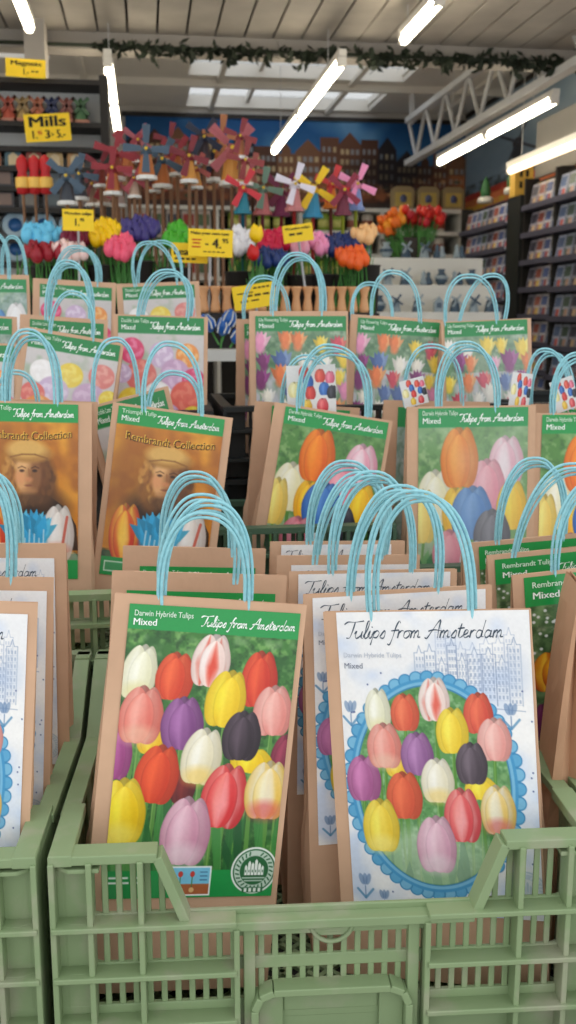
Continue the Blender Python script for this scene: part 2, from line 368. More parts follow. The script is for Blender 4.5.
def card_darwin(px=1.4):
    w, h = 172., 290.; cv = Cv(w, h, px*2, GRN); garden(cv, 24, 262, 3)
    cv.noise(30, (26, 74, 34), .42, .62, .5, 21, 24, 262)
    TL, U, V = (122, 60), (405, 32), (-62, 668)
    tl = []
    for t in TA:
        x, y = aff(t[0], t[1], TL, U, V, w, h); tl.append((x, y, t[2]*w/405, t[3]*h/668))
    cv2h = 262; stems(cv, tl, w, h, cv2h, 4)
    for t, (x, y, a, b) in zip(TA, tl): cv.tulip(x, y, a*1.16, b*1.08, t[4], t[5], t[6], (hash(t[0]) % 7-3)*.03+.07, t[7])
    cv.rect(0, 262, w, h, GRN); cv.rect(0, 0, w, 24, GRN)
    cv.poly([(0, 24), (0, 20), (w, 24), (w, 27)], GRN)
    for i in range(3): cv.rect(5+i*11, 268, 13+i*11, 270, (235, 245, 235)); cv.rect(5+i*11, 273, 15+i*10, 275, (235, 245, 235))
    # planting diagram
    cv.rect(66, 258, 107, 288, (245, 248, 248)); cv.rect(67.5, 259.5, 105.5, 276, (120, 196, 226)); cv.rect(67.5, 276, 105.5, 286.5, (172, 96, 54))
    for x in (76, 88): cv.line([(x, 281), (x, 266)], 1, (70, 120, 50)); cv.ell(x, 266, 2.4, 3, (200, 60, 50)); cv.ell(x, 282, 2.6, 2.6, (226, 180, 120))
    for y in (264, 268, 272): cv.line([(96, y), (103, y)], .8, (40, 70, 120))
    emblem(cv, 151, 263, 24, (235, 240, 232), (34, 100, 56))
    T = [(sans('Darwin Hybride Tulips', 5, 11, 8, .004, wmax=58), (225, 245, 225)), (sans('Mixed', 4.5, 20, 9.5, .015), (245, 252, 245)),
         (script('Tulips from Amsterdam', 69, 18, 99, 1.0), (240, 250, 240))]
    return print_mesh('darwin_card', cv, T, M['printg'], 2)
def houses(cv, x0, x1, yb, ht, c, seed, al=.8, lw=.7):
    r = random.Random(seed); x = x0
    while x < x1:
        w = r.uniform(9, 14); t = yb-ht*r.uniform(.62, 1); cv.line([(x, yb), (x, t), (x+w*.3, t), (x+w*.5, t-7), (x+w*.7, t), (x+w, t), (x+w, yb)], lw, c, al)
        yy = t+4
        while yy < yb-4:
            for k in range(3): cv.rect(x+1.5+k*w*.3, yy, x+1.5+k*w*.3+w*.16, yy+3.6, c, al*.75)
            cv.line([(x, yy+5), (x+w, yy+5)], lw*.5, c, al*.6); yy += 7
        x += w
def card_white(px=1.4):
    w, h = 192., 300.; cv = Cv(w, h, px*2, (236, 236, 236)); cv.noise(40, (200, 214, 236), .45, .75, .8, 2); cv.noise(30, (246, 244, 240), .5, .8, .7, 5)
    TL, U, V = (78, 45), (400, -4), (36, 622)
    line = (120, 140, 172)
    houses(cv, 78, 172, 92, 62, line, 3, .75); houses(cv, 100, 176, 80, 60, (140, 156, 186), 8, .5)
    cv.line([(60, 96), (120, 92), (184, 97)], .9, line, .6); cv.ell(84, 62, 14, 12, (180, 196, 216), .35, soft=.7); cv.ell(176, 62, 14, 22, (186, 200, 220), .35, soft=.7)
    cx, cy = aff(285, 400, TL, U, V, w, h); rx, ry = 82., 104.
    B1, B2 = (72, 150, 196), (120, 182, 214)
    for i in range(48):
        a = i*2*PI/48; cv.ell(cx+math.cos(a)*(rx+3), cy+math.sin(a)*(ry+3), 7.2, 7.2, (64, 138, 184)); cv.ell(cx+math.cos(a)*(rx+3.4), cy+math.sin(a)*(ry+3.4), 5.6, 5.6, B2 if i % 2 else (94, 166, 206))
    cv.ell(cx, cy, rx+2, ry+2, B1); cv.ell(cx, cy, rx-1, ry-1, B2); cv.ell(cx, cy, rx-4, ry-4, (60, 130, 176))
    X, Y = cv.X, cv.Y; cl = np.clip((1-np.sqrt(((X-cx)/(rx-5))**2+((Y-cy)/(ry-5))**2))*90, 0, 1)
    cv.clip = cl; garden(cv, cy-ry, cy+ry, 8, (96, 150, 88), (150, 190, 140), (60, 110, 60)); 
    pos = [(138, 390, 66, 90), (210, 360, 46, 46), (600, 600, 1, 1), (385, 400, 60, 44), (600, 600, 1, 1), (168, 248, 50, 86), (226, 250, 54, 72), (287, 222, 58, 84), (378, 248, 54, 78), (325, 285, 60, 88), (182, 320, 66, 88), (411, 300, 62, 82), (252, 335, 62, 84), (365, 350, 58, 80), (295, 388, 62, 86), (225, 422, 68, 92), (175, 487, 70, 104), (347, 457, 68, 104), (420, 442, 64, 94), (293, 520, 74, 110)]
    tl = []
    for p in pos:
        x, y = aff(p[0], p[1], TL, U, V, w, h); tl.append((x, y, p[2]*w/400, p[3]*h/622))
    stems(cv, tl, w, h*.9, cy+ry, 14)
    cv.ell(cx-6, cy+ry*.72, 60, 34, (196, 212, 190), .6, soft=.6)
    cv.clip = None
    for t, (x, y, a, b) in zip(TA, tl):
        lt = lambda c: None if c is None else tuple(int(q*.82+42) for q in c)
        if a > 3: cv.tulip(x, y, a*1.14, b*1.06, lt(t[4]), lt(t[5]), lt(t[6]), 0, lt(t[7]))
    def motif(x, y, s, c=(104, 134, 172)):
        for d in (-1, 0, 1): cv.ell(x+d*3.4*s, y-7*s, 2.6*s, 6*s, c, .65, rot=d*.3)
        cv.line([(x, y), (x, y+12*s)], 1.1*s, c, .9); cv.line([(x, y+12*s), (x-8*s, y+3*s)], 2.4*s, (84, 140, 180), .8); cv.line([(x, y+12*s), (x+8*s, y+3*s)], 2.4*s, (84, 140, 180), .8)
    for p in ((110, 255, 1), (444, 253, 1), (140, 618, 1), (182, 645, .8)):
        x, y = aff(p[0], p[1], TL, U, V, w, h); motif(x, y, p[2])
    r = random.Random(4)
    for k in range(90):
        x, y = r.uniform(2, w-2), r.uniform(60, h-2)
        if ((x-cx)/(rx+13))**2+((y-cy)/(ry+13))**2 > 1 and not (75 < x < 180 and y < 100): cv.ell(x, y, .9, .9, (60, 78, 130), .9)
    emblem(cv, 176, 272, 20, (180, 200, 214), (232, 236, 238), .8)
    T = [(script('Tulips from Amsterdam', 5, 26, 162, .95), (70, 84, 98)), (sans('Darwin Hybride Tulips', 5, 45, 7, .003, wmax=60), (196, 202, 212)), (sans('Mixed', 5, 56, 8, .004), (130, 136, 150))]
    return print_mesh('white_oval_card', cv, T, M['print'], 2)
def head(cv, w, sub, mix=True, g=GRN, hh=20, mut=1, scr=(238, 248, 238)):
    cv.rect(0, 0, w, hh, g)
    T = [(script('Tulips from Amsterdam', w*.36, hh*.70, w*.6, .85), scr)]
    if sub: T += [(sans(sub, 4, hh*.36, 6, .004, wmax=w*.32), (215, 238, 215)), (sans('Mixed', 4, hh*.78, 7.5, .012), (238, 248, 238))]
    return T
def card_portrait(px=1.5):
    w, h = 110., 162.; cv = Cv(w, h, px*2, (196, 120, 28)); cv.noise(30, (236, 168, 46), .35, .7, .9, 31); cv.noise(18, (150, 84, 22), .5, .8, .6, 34)
    cv.ell(20, 70, 30, 50, (130, 74, 24), .5, soft=.9)
    # a plain figure in a dark cloak with a light head scarf
    cv.poly([(12, 128), (18, 104), (34, 90), (48, 82), (78, 84), (98, 96), (108, 112), (110, 135), (8, 135)], (58, 36, 22)); cv.ell(58, 98, 40, 24, (52, 32, 20), .8, soft=.5)
    rr = random.Random(2)
    cv.ell(44, 72, 15, 24, (150, 96, 42), .9, soft=.5); cv.ell(72, 72, 14, 23, (92, 56, 28), .9, soft=.5); cv.ell(57, 60, 22, 22, (120, 74, 36), .9, soft=.3)
    for i in range(120):
        a = rr.uniform(-.7, PI+.7); q = rr.uniform(14, 30)**1.0; x = 57+math.cos(a)*q*.95; y = 66+math.sin(a)*q*.85
        if y < 48: continue
        cv.ell(x, y, rr.uniform(1.4, 2.4), rr.uniform(2.6, 4.5), rr.choice([(196, 136, 62), (160, 102, 46), (132, 82, 38), (214, 158, 78)] if x < 57 else [(110, 66, 30), (84, 50, 24), (124, 78, 36)]), .6, soft=.7, rot=rr.uniform(-.6, .6))
    cv.ell(57, 65, 13.5, 20, (216, 160, 104), 1, soft=.25); cv.ell(66, 66, 10, 20, (116, 70, 38), .75, soft=.9); cv.ell(50, 56, 8, 5, (230, 180, 120), .7, soft=.9); cv.ell(48, 68, 6, 6, (222, 150, 100), .7, soft=.9)
    cv.line([(46, 59), (50, 57.5), (54, 59)], 1.1, (96, 58, 30), .7); cv.line([(60, 59), (64, 57.5), (68, 59)], 1.1, (70, 42, 24), .7)
    cv.ell(50, 61.5, 2.6, 1.3, (64, 40, 26), .9, soft=.7); cv.ell(63.5, 61.5, 2.6, 1.3, (48, 30, 20), .9, soft=.7)
    cv.line([(57, 60), (58.5, 68), (56, 70.5)], 1.6, (150, 92, 52), .6); cv.ell(57.5, 69.5, 4, 2.4, (214, 140, 92), .7, soft=.9); cv.ell(57, 75, 4.2, 1.1, (130, 70, 48), .8, soft=.8); cv.ell(57, 80, 8, 3, (170, 116, 70), .6, soft=.9); cv.ell(57, 88, 16, 6, (92, 60, 36), .8, soft=.7)
    cv.ell(58, 46, 24, 8, (176, 126, 62), 1, soft=.4); cv.ell(55, 41, 21, 8.5, (222, 176, 96), .9, soft=.5); cv.line([(38, 49), (50, 46.5), (64, 46.5), (77, 50)], 1.6, (130, 84, 40), .7)
    cv.rect(0, 138, w, h, (70, 96, 62)); cv.noise(8, (40, 60, 44), .4, .7, .8, 12, 136, h)
    cv.tulip(22, 119, 34, 54, (206, 60, 40), (250, 190, 60), (250, 200, 90), -.05); cv.tulip(88, 119, 36, 52, (214, 198, 190), (246, 238, 230), (240, 232, 226), .05, (220, 90, 50))
    cv.line([(98, 104), (92, 136)], 3, (196, 60, 40), .7)
    for k in range(5): lily(cv, 44+k*6.2, 122-(k % 2)*4, 22, (54, 160, 208), (90, 190, 226), (k-2)*.14)
    for k in range(7): cv.line([(42+k*5, 140), (43+k*5, 116+(k % 3)*4)], 1.6, (206, 232, 240), .75)
    cv.ell(102, 88+56, 8, 8, (200, 214, 196), .4)
    cv.rect(0, h-18, w, h, GRN); cv.rect(4, h-14, 34, h-4, (220, 240, 220)); cv.rect(5, h-13, 33, h-5, (60, 150, 90))
    T = head(cv, w, 'Triumph Tulip', hh=17)
    T.append((sans('Rembrandt Collection', 10.5, 33.5, 11, .022, wmax=93, curve=-3), (84, 46, 14))); T.append((sans('Rembrandt Collection', 10, 33, 11, .010, wmax=93, curve=-3), (240, 190, 70)))
    return print_mesh('portrait_card', cv, T, M['printg'], 2)
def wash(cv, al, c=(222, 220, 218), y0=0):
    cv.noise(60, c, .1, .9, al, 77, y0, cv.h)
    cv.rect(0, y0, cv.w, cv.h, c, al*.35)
def card_big(px=1.4, fade=0.0):
    w, h = 112., 150.; cv = Cv(w, h, px*2, GRN); garden(cv, 18, h, 9, (84, 136, 64), (140, 176, 110), (56, 100, 50)) ; cv.noise(24, (196, 206, 190), .55, .8, .6, 44, 100, h)
    L = [(18, 83, 34, 52, (232, 222, 170), (250, 246, 222), None), (6, 100, 22, 50, (240, 200, 90), (250, 230, 130), None), (90, 50, 32, 46, (226, 150, 170), (250, 214, 220), (246, 220, 226)), (70, 72, 34, 48, (228, 120, 140), (246, 170, 180), None), (38, 95, 24, 44, (240, 160, 20), (255, 206, 50), None), (42, 46, 34, 56, (226, 96, 14), (255, 150, 40), (250, 130, 30)),
         (96, 92, 28, 46, (240, 170, 10), (255, 214, 40), None), (55, 98, 38, 50, (32, 92, 176), (92, 146, 214), None), (76, 118, 34, 46, (48, 46, 58), (110, 108, 118), None), (34, 134, 34, 42, (226, 110, 130), (244, 160, 170), None), (60, 142, 30, 34, (240, 236, 230), (252, 250, 250), None)]
    stems(cv, [(a, b, c, d) for a, b, c, d, *_ in L], w, h*.5, h, 6)
    for a, b, c, d, e, f, g in L: cv.tulip(a, b, c*1.14, d, e, f, g)
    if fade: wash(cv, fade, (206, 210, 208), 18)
    return print_mesh('big_bloom_card', cv, head(cv, w, 'Darwin Hybride Tulips', hh=18, g=GRN if not fade else (46, 148, 84)), M['printg'], 2)
def card_lily(px=1.3, fade=0.25):
    w, h = 112., 120.; cv = Cv(w, h, px*2, GRN); garden(cv, 18, h, 13, (86, 128, 84), (150, 176, 140), (48, 90, 56)); cv.noise(20, (208, 200, 214), .35, .6, .8, 16, 62, h)
    cs = [((110, 30, 90), (150, 60, 130)), ((240, 234, 214), (252, 248, 236)), ((200, 40, 60), (236, 100, 90)), ((236, 196, 40), (250, 226, 90)), ((226, 130, 170), (244, 180, 200)), ((230, 110, 50), (246, 160, 90)), ((60, 90, 150), (110, 140, 190))]
    r = random.Random(5 if fade < .4 else 8)
    for j in range(5):
        for i in range(5):
            a, b = r.choice(cs); x = 8+i*24+r.uniform(-5, 5)+(j % 2)*6; y = 36+j*20+r.uniform(-4, 4); cv.line([(x, y), (x, h)], 1.2, (90, 140, 80), .6); lily(cv, x, y, r.uniform(14, 20), a, b, r.uniform(-.2, .2))
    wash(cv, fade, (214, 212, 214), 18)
    return print_mesh('lily_tulip_card', cv, head(cv, w, 'Lily Flowering Tulips', hh=18, g=(44, 136, 76)), M['printg'], 2)
def rosette(cv, x, y, r, c, c2):
    cv.ell(x, y, r, r*.85, c, 1, soft=.1)
    for k in range(22):
        a = k*2.4; q = r*.85*math.sqrt((22-k)/22.); cc = c if k % 2 else c2; cv.ell(x+math.cos(a)*q*.75, y+math.sin(a)*q*.62, r*.3, r*.2, cc, .75, rot=a, soft=.3)
def card_peony(px=1.3, fade=.2, seed=2):
    w, h = 112., 120.; cv = Cv(w, h, px*2, GRN); cv.rect(0, 18, w, h, (196, 190, 186)); cv.noise(14, (130, 160, 120), .5, .8, .7, 3, 18, h)
    cs = [((216, 40, 90), (236, 110, 150)), ((200, 170, 205), (232, 214, 236)), ((236, 130, 40), (250, 190, 110)), ((220, 90, 80), (238, 140, 120)), ((240, 200, 20), (252, 226, 70)), ((244, 240, 236), (255, 252, 250)), ((196, 150, 190), (226, 190, 220)), ((226, 70, 50), (240, 110, 80))]
    P_ = [(18, 36, 16, 0), (56, 40, 16, 1), (90, 40, 15, 2), (30, 62, 20, 3), (74, 60, 19, 6), (98, 66, 15, 0), (18, 90, 18, 4), (52, 84, 19, 5), (88, 84, 20, 7), (64, 106, 18, 6), (98, 106, 15, 4), (34, 110, 14, 3), (6, 60, 12, 1), (84, 116, 12, 2)]
    for x, y, r_, k in (P_ if seed == 2 else [(w-x, y+2, r_, (k+3) % 8) for x, y, r_, k in P_]): rosette(cv, x, y, r_, *cs[k])
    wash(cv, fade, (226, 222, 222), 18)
    return print_mesh('double_tulip_card', cv, head(cv, w, 'Double Late Tulips', hh=18, g=(34, 132, 70)), M['printg'], 2)
def card_striped(px=1.3):
    w, h = 150., 250.; cv = Cv(w, h, px*2, GRN); garden(cv, 32, h, 23, (84, 116, 72), (150, 160, 130), (40, 70, 40))
    r = random.Random(3)
    for k in range(140): cv.ell(r.uniform(0, w), r.uniform(34, 90), 1.6, 1.6, (236, 238, 240), .9)
    for x, y in ((50, 78), (58, 66), (120, 70)): lily(cv, x, y, 22, (52, 120, 200), (130, 180, 230))
    stems(cv, [(30, 110, 30, 40), (60, 160, 24, 40), (100, 120, 30, 40)], w, h*.6, h, 9)
    cv.tulip(26, 104, 40, 44, (176, 62, 20), (246, 190, 40), (250, 200, 60), 0, None, .2); cv.tulip(100, 108, 40, 44, (176, 62, 20), (246, 190, 40), (250, 200, 60))
    cv.tulip(14, 160, 26, 44, (70, 20, 60), (140, 60, 110)); cv.tulip(40, 176, 28, 50, (216, 60, 100), (250, 220, 226), (250, 226, 230)); cv.tulip(24, 214, 30, 44, (214, 90, 90), (250, 236, 200), (250, 230, 190)); cv.tulip(90, 190, 34, 54, (230, 190, 60), (250, 230, 190), (200, 60, 60))
    cv.rect(0, 0, w, 32, GRN)
    T = [(sans('Rembrandt Tulips', 7, 12, 9, .008, wmax=56), (225, 245, 225)), (sans('Mixed', 7, 24, 10.5, .018), (245, 252, 245)), (script('Tulips from Amsterdam', 66, 21, 82, .8), (240, 250, 240))]
    return print_mesh('striped_tulip_card', cv, T, M['printg'], 2)
def card_plain(px=1.3):
    w, h = 112., 120.; cv = Cv(w, h, px*2, GRN); garden(cv, 18, h, 41, (130, 160, 150), (180, 196, 190), (80, 120, 90))
    for a in ((30, 60, 34, 46, (222, 70, 60), (240, 120, 110), None), (68, 64, 34, 46, (40, 110, 190), (90, 170, 230), None), (96, 54, 30, 44, (244, 240, 236), (255, 255, 255), None), (50, 92, 32, 44, (240, 190, 30), (255, 226, 80), None)): cv.tulip(*a)
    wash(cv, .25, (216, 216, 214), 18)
    return print_mesh('mixed_tulip_card', cv, head(cv, w, None, hh=18, g=(44, 140, 80)), M['printg'], 2)
def card_tag(px=2.0):
    w, h = 50., 54.; cv = Cv(w, h, px*2, (222, 222, 220))
    for x, y, a, c, d in ((18, 8, 11, (206, 60, 50), (236, 110, 90)), (34, 12, 11, (214, 70, 60), (240, 120, 100)), (22, 18, 11, (36, 90, 170), (80, 130, 200)), (8, 26, 13, (238, 226, 150), (250, 246, 200)), (24, 30, 11, (200, 50, 50), (230, 90, 80)), (38, 26, 11, (40, 96, 176), (90, 140, 210)), (44, 14, 10, (226, 100, 130), (244, 150, 170)), (46, 30, 11, (30, 30, 36), (80, 80, 90)), (36, 44, 12, (210, 60, 70), (240, 130, 130)), (20, 44, 11, (240, 190, 60), (250, 220, 110))): cv.tulip(x, y, a, a*1.3, c, d)
    return print_mesh('tulip_tag', cv, [], M['printg'], 2)
CARDS = {'darwin': card_darwin(), 'white': card_white(), 'portrait': card_portrait(), 'big': card_big(), 'bigf': card_big(fade=.38), 'lily': card_lily(), 'lilyf': card_lily(fade=.42),
         'peony': card_peony(), 'peonyf': card_peony(fade=.35, seed=3), 'striped': card_striped(), 'plain': card_plain(), 'tag': card_tag()}
# ------------------------------------------------------------------ paper bags
def bag(tl, tr, floor_z, card, cl, cr, coff, ch, label, handles, lean=6, dep=.055, cat='paper bag', group=None, km='kraft', full=0.0):
    """tl, tr: (px, py, Y) of the top corners; card from px cl to cr, coff metres under the top edge, ch metres tall"""
    A = P(*tl); B = P(*tr); ex = (B-A); w = ex.length; ex.normalize(); Z = Vector((0, 0, 1))
    zc = (Z-ex*ex.z).normalized(); y0 = zc.cross(ex).normalized(); L = R(lean)
    ez = (zc*math.cos(L)+y0*math.sin(L)).normalized(); yb = ez.cross(ex).normalized()
    top = (A+B)/2; h = (top.z-floor_z-w/2*abs(ex.z)-max(0, -yb.z)*dep)/ez.z
    org = top-ez*h
    root = empty('paper_bag', (0, 0, 0), label, cat, group)
    root.matrix_world = Matrix(((ex.x, yb.x, ez.x, org.x), (ex.y, yb.y, ez.y, org.y), (ex.z, yb.z, ez.z, org.z), (0, 0, 0, 1)))
    rr = random.Random(hash(label) % 9999 if False else sum(map(ord, label)))
    # body: rings of points going up; front flat, back tapering, sides with an inward gusset fold
    nz = 16; rings = []; hw = w/2
    for i in range(nz+1):
        t = i/nz; z = h*t; d = dep*(1-t)**.75*1.0+.006; g = .003+.022*t*(1 if t < .97 else 1.0)
        cr_ = .0014*(1-.5*t)
        J = lambda s=1.: rr.uniform(-1, 1)*cr_*s
        bul = .006*math.sin(PI*min(1, t/.45)) if t < .45 else 0
        ring = [(-hw, 0, z), (-hw*.5, 0, z), (0, 0, z), (hw*.5, 0, z), (hw, 0, z),
                (hw+bul-.001+J(), d*.25, z), (hw-g+bul+J(1.5), d*.5, z), (hw+bul-.001+J(), d*.75, z),
                (hw-.001+J(.5), d, z), (hw*.5, d+bul+J(2), z), (0, d+bul+J(2), z), (-hw*.5, d+bul+J(2), z), (-hw+.001+J(.5), d, z),
                (-hw-bul+.001+J(), d*.75, z), (-hw+g-bul+J(1.5), d*.5, z), (-hw-bul+.001+J(), d*.25, z)]
        rings.append(ring)
    # inner lip
    rings.append([(x*.992, min(max(y, .001), rings[-1][8][1]-.001), z-.001) for x, y, z in rings[-1]])
    rings.append([(x, y, z-.04) for x, y, z in rings[-1]])
    n = 16; vs = [v for r in rings for v in r]
    fs = [(i*n+k, i*n+(k+1) % n, (i+1)*n+(k+1) % n, (i+1)*n+k) for i in range(len(rings)-1) for k in range(n)] + [tuple(range(n))[::-1]]
    m = MB(); m.add(vs, fs, 0, False); body = m.build('bag_body', M[km], root)
    # printed card on the front, flat on the paper
    if card:
        me = CARDS[card]; o = bpy.data.objects.new('printed_card', me); col.objects.link(o); o.parent = root
        fx0 = (cl-tl[0])/(tr[0]-tl[0]); fx1 = (cr-tl[0])/(tr[0]-tl[0]); ch = min(ch, h-coff-.004)
        o.location = (-hw+w*fx0, -.0012, h-coff); o.scale = (w*(fx1-fx0), 1, ch)
    # handles: two loops of doubled paper cord, one on the front and one on the back panel
    inv = root.matrix_world.inverted()
    for k, (fl, fr, ax, ay) in enumerate(handles):
        s = (fl-tl[0])/(tr[0]-tl[0]); e = (fr-tl[0])/(tr[0]-tl[0])
        yoff = -.0 if k % 2 == 0 else .007
        p0 = Vector((-hw+w*s, yoff+.002, h-.012)); p1 = Vector((-hw+w*e, yoff+.002, h-.012)); Ym = (tl[2]+tr[2])/2+.01*(1 if k % 2 else -.4)
        ap = inv @ P(ax, ay, Ym); ctr = (p0+p1)/2; up = ap-ctr; sp = p1-p0
        out = MB()
        for q in (-1, 1):
            pts = []; N = 30; wob = rr.uniform(.0, 1.)
            for i in range(N+1):
                t = i/N; a = PI*t; x = -math.cos(a); z = math.sin(a); xx = math.copysign(abs(x)**.80, x); zz = z**.92
                xx *= 1+.06*math.sin(a)*math.sin(a)+.04*math.sin(3*a+wob)
                off = .0020*q; nrm = Vector((x*.8, 0, z)).normalized()
                tw = .0014*math.sin(t*9+wob*5)*q
                pts.append(ctr+sp*(xx/2)+up*zz+nrm*(off*(1+.7*math.sin(a)*wob))+Vector((0, tw, 0)))
            out.tube(pts, .0019, 8)
        out.build('handle', M['cord'], root)
    return root
F1 = .694
# front crates: stack of green cards, left of centre
bag((115, 593, 1.045), (307, 605, 1.07), F1, 'darwin', 130, 301, .010, .325, 'front kraft bag with the sharp green-bordered tulip mix card, left of the two in front', [(160, 246, 206, 515), (164, 250, 212, 503)], 6, full=1)
bag((112, 571, 1.153), (287, 576, 1.153), F1, 'darwin', 127, 276, .022, .28, 'kraft bag directly behind the front green-card bag, thin green strip showing', [(160, 236, 203, 497), (163, 240, 208, 508)], 5)
bag((123, 546, 1.30), (266, 549, 1.30), F1, 'darwin', 140, 256, .026, .26, 'rearmost kraft bag of the middle green-card stack, tall looped cord', [(163, 231, 195, 474), (166, 234, 199, 479)], 4)
# white oval stack
bag((323, 612, 1.085), (531, 609, .99), F1, 'white', 337, 529, .0006, .345, 'front kraft bag with white card and blue oval wreath of tulips', [(372, 473, 413, 493), (378, 476, 422, 499)], 6)
bag((303, 595, 1.11), (492, 585, 1.11), F1, 'white', 312, 485, .004, .30, 'second white-card bag, directly behind the blue oval card bag', [(349, 436, 399, 488), (352, 440, 404, 494)], 5)
bag((289, 572, 1.18), (457, 569, 1.18), F1, 'white', 298, 450, .003, .28, 'third white-card bag in its stack, script title visible between cords', [(331, 411, 372, 474), (335, 414, 378, 480)], 5)
bag((277, 556, 1.25), (420, 555, 1.25), F1, 'white', 291, 411, .012, .26, 'fourth white-card bag back in the middle right stack', [(315, 383, 360, 475), (318, 386, 364, 481)], 4)
bag((270, 542, 1.32), (405, 541, 1.32), F1, 'white', 281, 391, .004, .26, 'rearmost white-card bag of the middle right stack', [(309, 382, 346, 463), (312, 384, 350, 468)], 4)
# striped tulip stack right
bag((512, 576, 1.17), (690, 556, 1.17), F1, 'striped', 523, 680, .004, .30, 'front bag of the striped-tulip stack, by the right edge', [(553, 640, 600, 478), (558, 644, 604, 484)], 4)
bag((487, 556, 1.25), (645, 540, 1.25), F1, 'striped', 494, 636, .006, .27, 'middle bag of the striped-tulip stack, green header partly covered', [(513, 590, 570, 466), (517, 594, 574, 472)], 4)
bag((462, 544, 1.325), (606, 531, 1.325), F1, 'striped', 478, 596, .006, .26, 'rearmost bag of the striped-tulip stack, only its top strip showing', [(497, 562, 533, 460), (500, 566, 537, 465)], 4)
bag((588, 590, 1.04), (571, 571, 1.145), F1, None, 0, 1, 0, 0, 'plain brown bag seen from its side, cut off by the right edge', [], 3, .06, km='kraft2')
# left stack
bag((-160, 597, 1.03), (38, 603, 1.03), F1, 'white', -150, 28, .012, .315, 'front kraft bag with white card cut off by the left picture edge', [(-110, -30, -70, 500)], 5)
bag((-125, 575, 1.13), (54, 578, 1.13), F1, 'white', -118, 47, .015, .29, 'second white-card bag of the leftmost stack', [(-70, 8, -28, 470), (-66, 12, -24, 477)], 5)
bag((-88, 543, 1.27), (66, 544, 1.25), F1, 'white', -80, 54, .018, .27, 'rearmost white-card bag of the leftmost stack', [(-50, 15, -20, 468), (-46, 19, -12, 474)], 3)
# second row, left: portrait cards
F2 = .962
bag((-34, 400, 1.52), (92, 403, 1.52), F2, 'portrait', -26, 78, .003, .262, 'upright bag with golden portrait card cut by the left edge', [(4, 56, 28, 331), (8, 60, 34, 338)], 5)
bag((113, 402, 1.56), (233, 418, 1.56), F2, 'portrait', 119, 225, .004, .262, 'tilted bag with golden portrait card, right of the other portrait bag', [(145, 203, 172, 344), (149, 200, 177, 373)], 6)
bag((84, 408, 1.66), (168, 386, 1.70), F2, 'peonyf', 90, 163, .004, .24, 'bag with faded green header tucked behind the two portrait bags', [(93, 137, 112, 340)], 3, .04)
bag((-10, 398, 1.61), (98, 402, 1.61), F2, 'portrait', 0, 92, .004, .22, 'bag behind the left portrait bag, only its brown edge showing', [(0, 38, 16, 372)], 3, .05)
# second row, right
F2b = 1.012
bag((275, 402, 1.67), (393, 421, 1.66), F2b, 'big', 286, 389, .004, .24, 'bag with orange and blue large-bloom card, left in the second row right half', [(300, 368, 334, 347), (304, 372, 340, 354)], 4, .05)
bag((255, 401, 1.75), (360, 408, 1.75), F2b, 'big', 272, 350, .006, .24, 'brown bag just behind and left of the orange-bloom bag', [(283, 333, 308, 357)], 3, .05)
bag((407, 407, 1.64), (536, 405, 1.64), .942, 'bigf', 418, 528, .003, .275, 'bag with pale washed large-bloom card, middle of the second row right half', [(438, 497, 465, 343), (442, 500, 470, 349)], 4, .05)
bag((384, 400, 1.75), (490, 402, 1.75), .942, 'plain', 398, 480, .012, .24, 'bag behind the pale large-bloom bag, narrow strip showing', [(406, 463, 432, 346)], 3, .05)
bag((536, 413, 1.65), (664, 413, 1.65), .942, 'big', 542, 655, .003, .275, 'large-bloom bag cut off by the right picture edge', [(553, 612, 580, 354), (556, 616, 584, 360)], 4, .05)
bag((528, 404, 1.75), (640, 404, 1.75), .942, 'big', 560, 630, .01, .22, 'brown bag behind the large-bloom bag at the right edge', [(518+12, 572, 545, 350), (534, 576, 552, 354)], 3, .05)
# third row
F3 = 1.172
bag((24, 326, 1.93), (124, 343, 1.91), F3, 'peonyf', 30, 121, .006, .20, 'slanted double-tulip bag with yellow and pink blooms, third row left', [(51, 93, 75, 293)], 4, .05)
bag((114, 314, 2.0), (208, 317, 2.0), F3, 'peony', 118, 204, .003, .22, 'upright double-tulip bag with dark pink bloom, third row left of the gap', [(138, 187, 168, 271), (142, 190, 173, 275)], 4, .05)
bag((20, 314, 2.0), (108, 320, 2.0), F3, 'peony', 30, 104, .008, .2, 'bag behind the slanted double-tulip bag, green strip showing', [(47, 90, 68, 262), (50, 93, 72, 266)], 3, .05)
bag((-76, 312, 2.0), (17, 317, 2.0), F3, 'plain', -68, 12, .004, .2, 'third row bag at the left edge, green header end showing', [(-50, -8, -30, 265)], 3, .05)
bag((-78, 340, 1.93), (20, 344, 1.93), F3, 'peony', -70, 14, .004, .2, 'third row front bag cut by the left edge, pink bloom showing', [(-50, -8, -30, 290)], 3, .05)
bag((249, 311, 2.02), (348, 311, 2.02), F3, 'lily', 255, 346, .010, .2, 'star-bloom tulip bag right of the black crate gap, third row', [(272, 321, 297, 254), (276, 325, 302, 259)], 4, .05)
bag((236, 319, 2.10), (325, 319, 2.10), F3, 'lily', 244, 315, .01, .2, 'bag peeking out left behind the leftmost star-bloom bag', [(245, 290, 264, 277)], 3, .05)
bag((351, 314, 2.04), (443, 320, 2.04), F3, 'lily', 358, 440, .006, .2, 'star-bloom tulip bag in the middle of three, third row', [(373, 421, 394, 272), (350+4, 394, 371, 284)], 4, .05)
bag((441, 322, 2.0), (531, 318, 2.0), F3, 'lilyf', 444, 527, .002, .2, 'pale star-bloom bag with crossed cords, rightmost of three in third row', [(447, 498, 468, 276), (460, 505, 492, 275)], 4, .05)
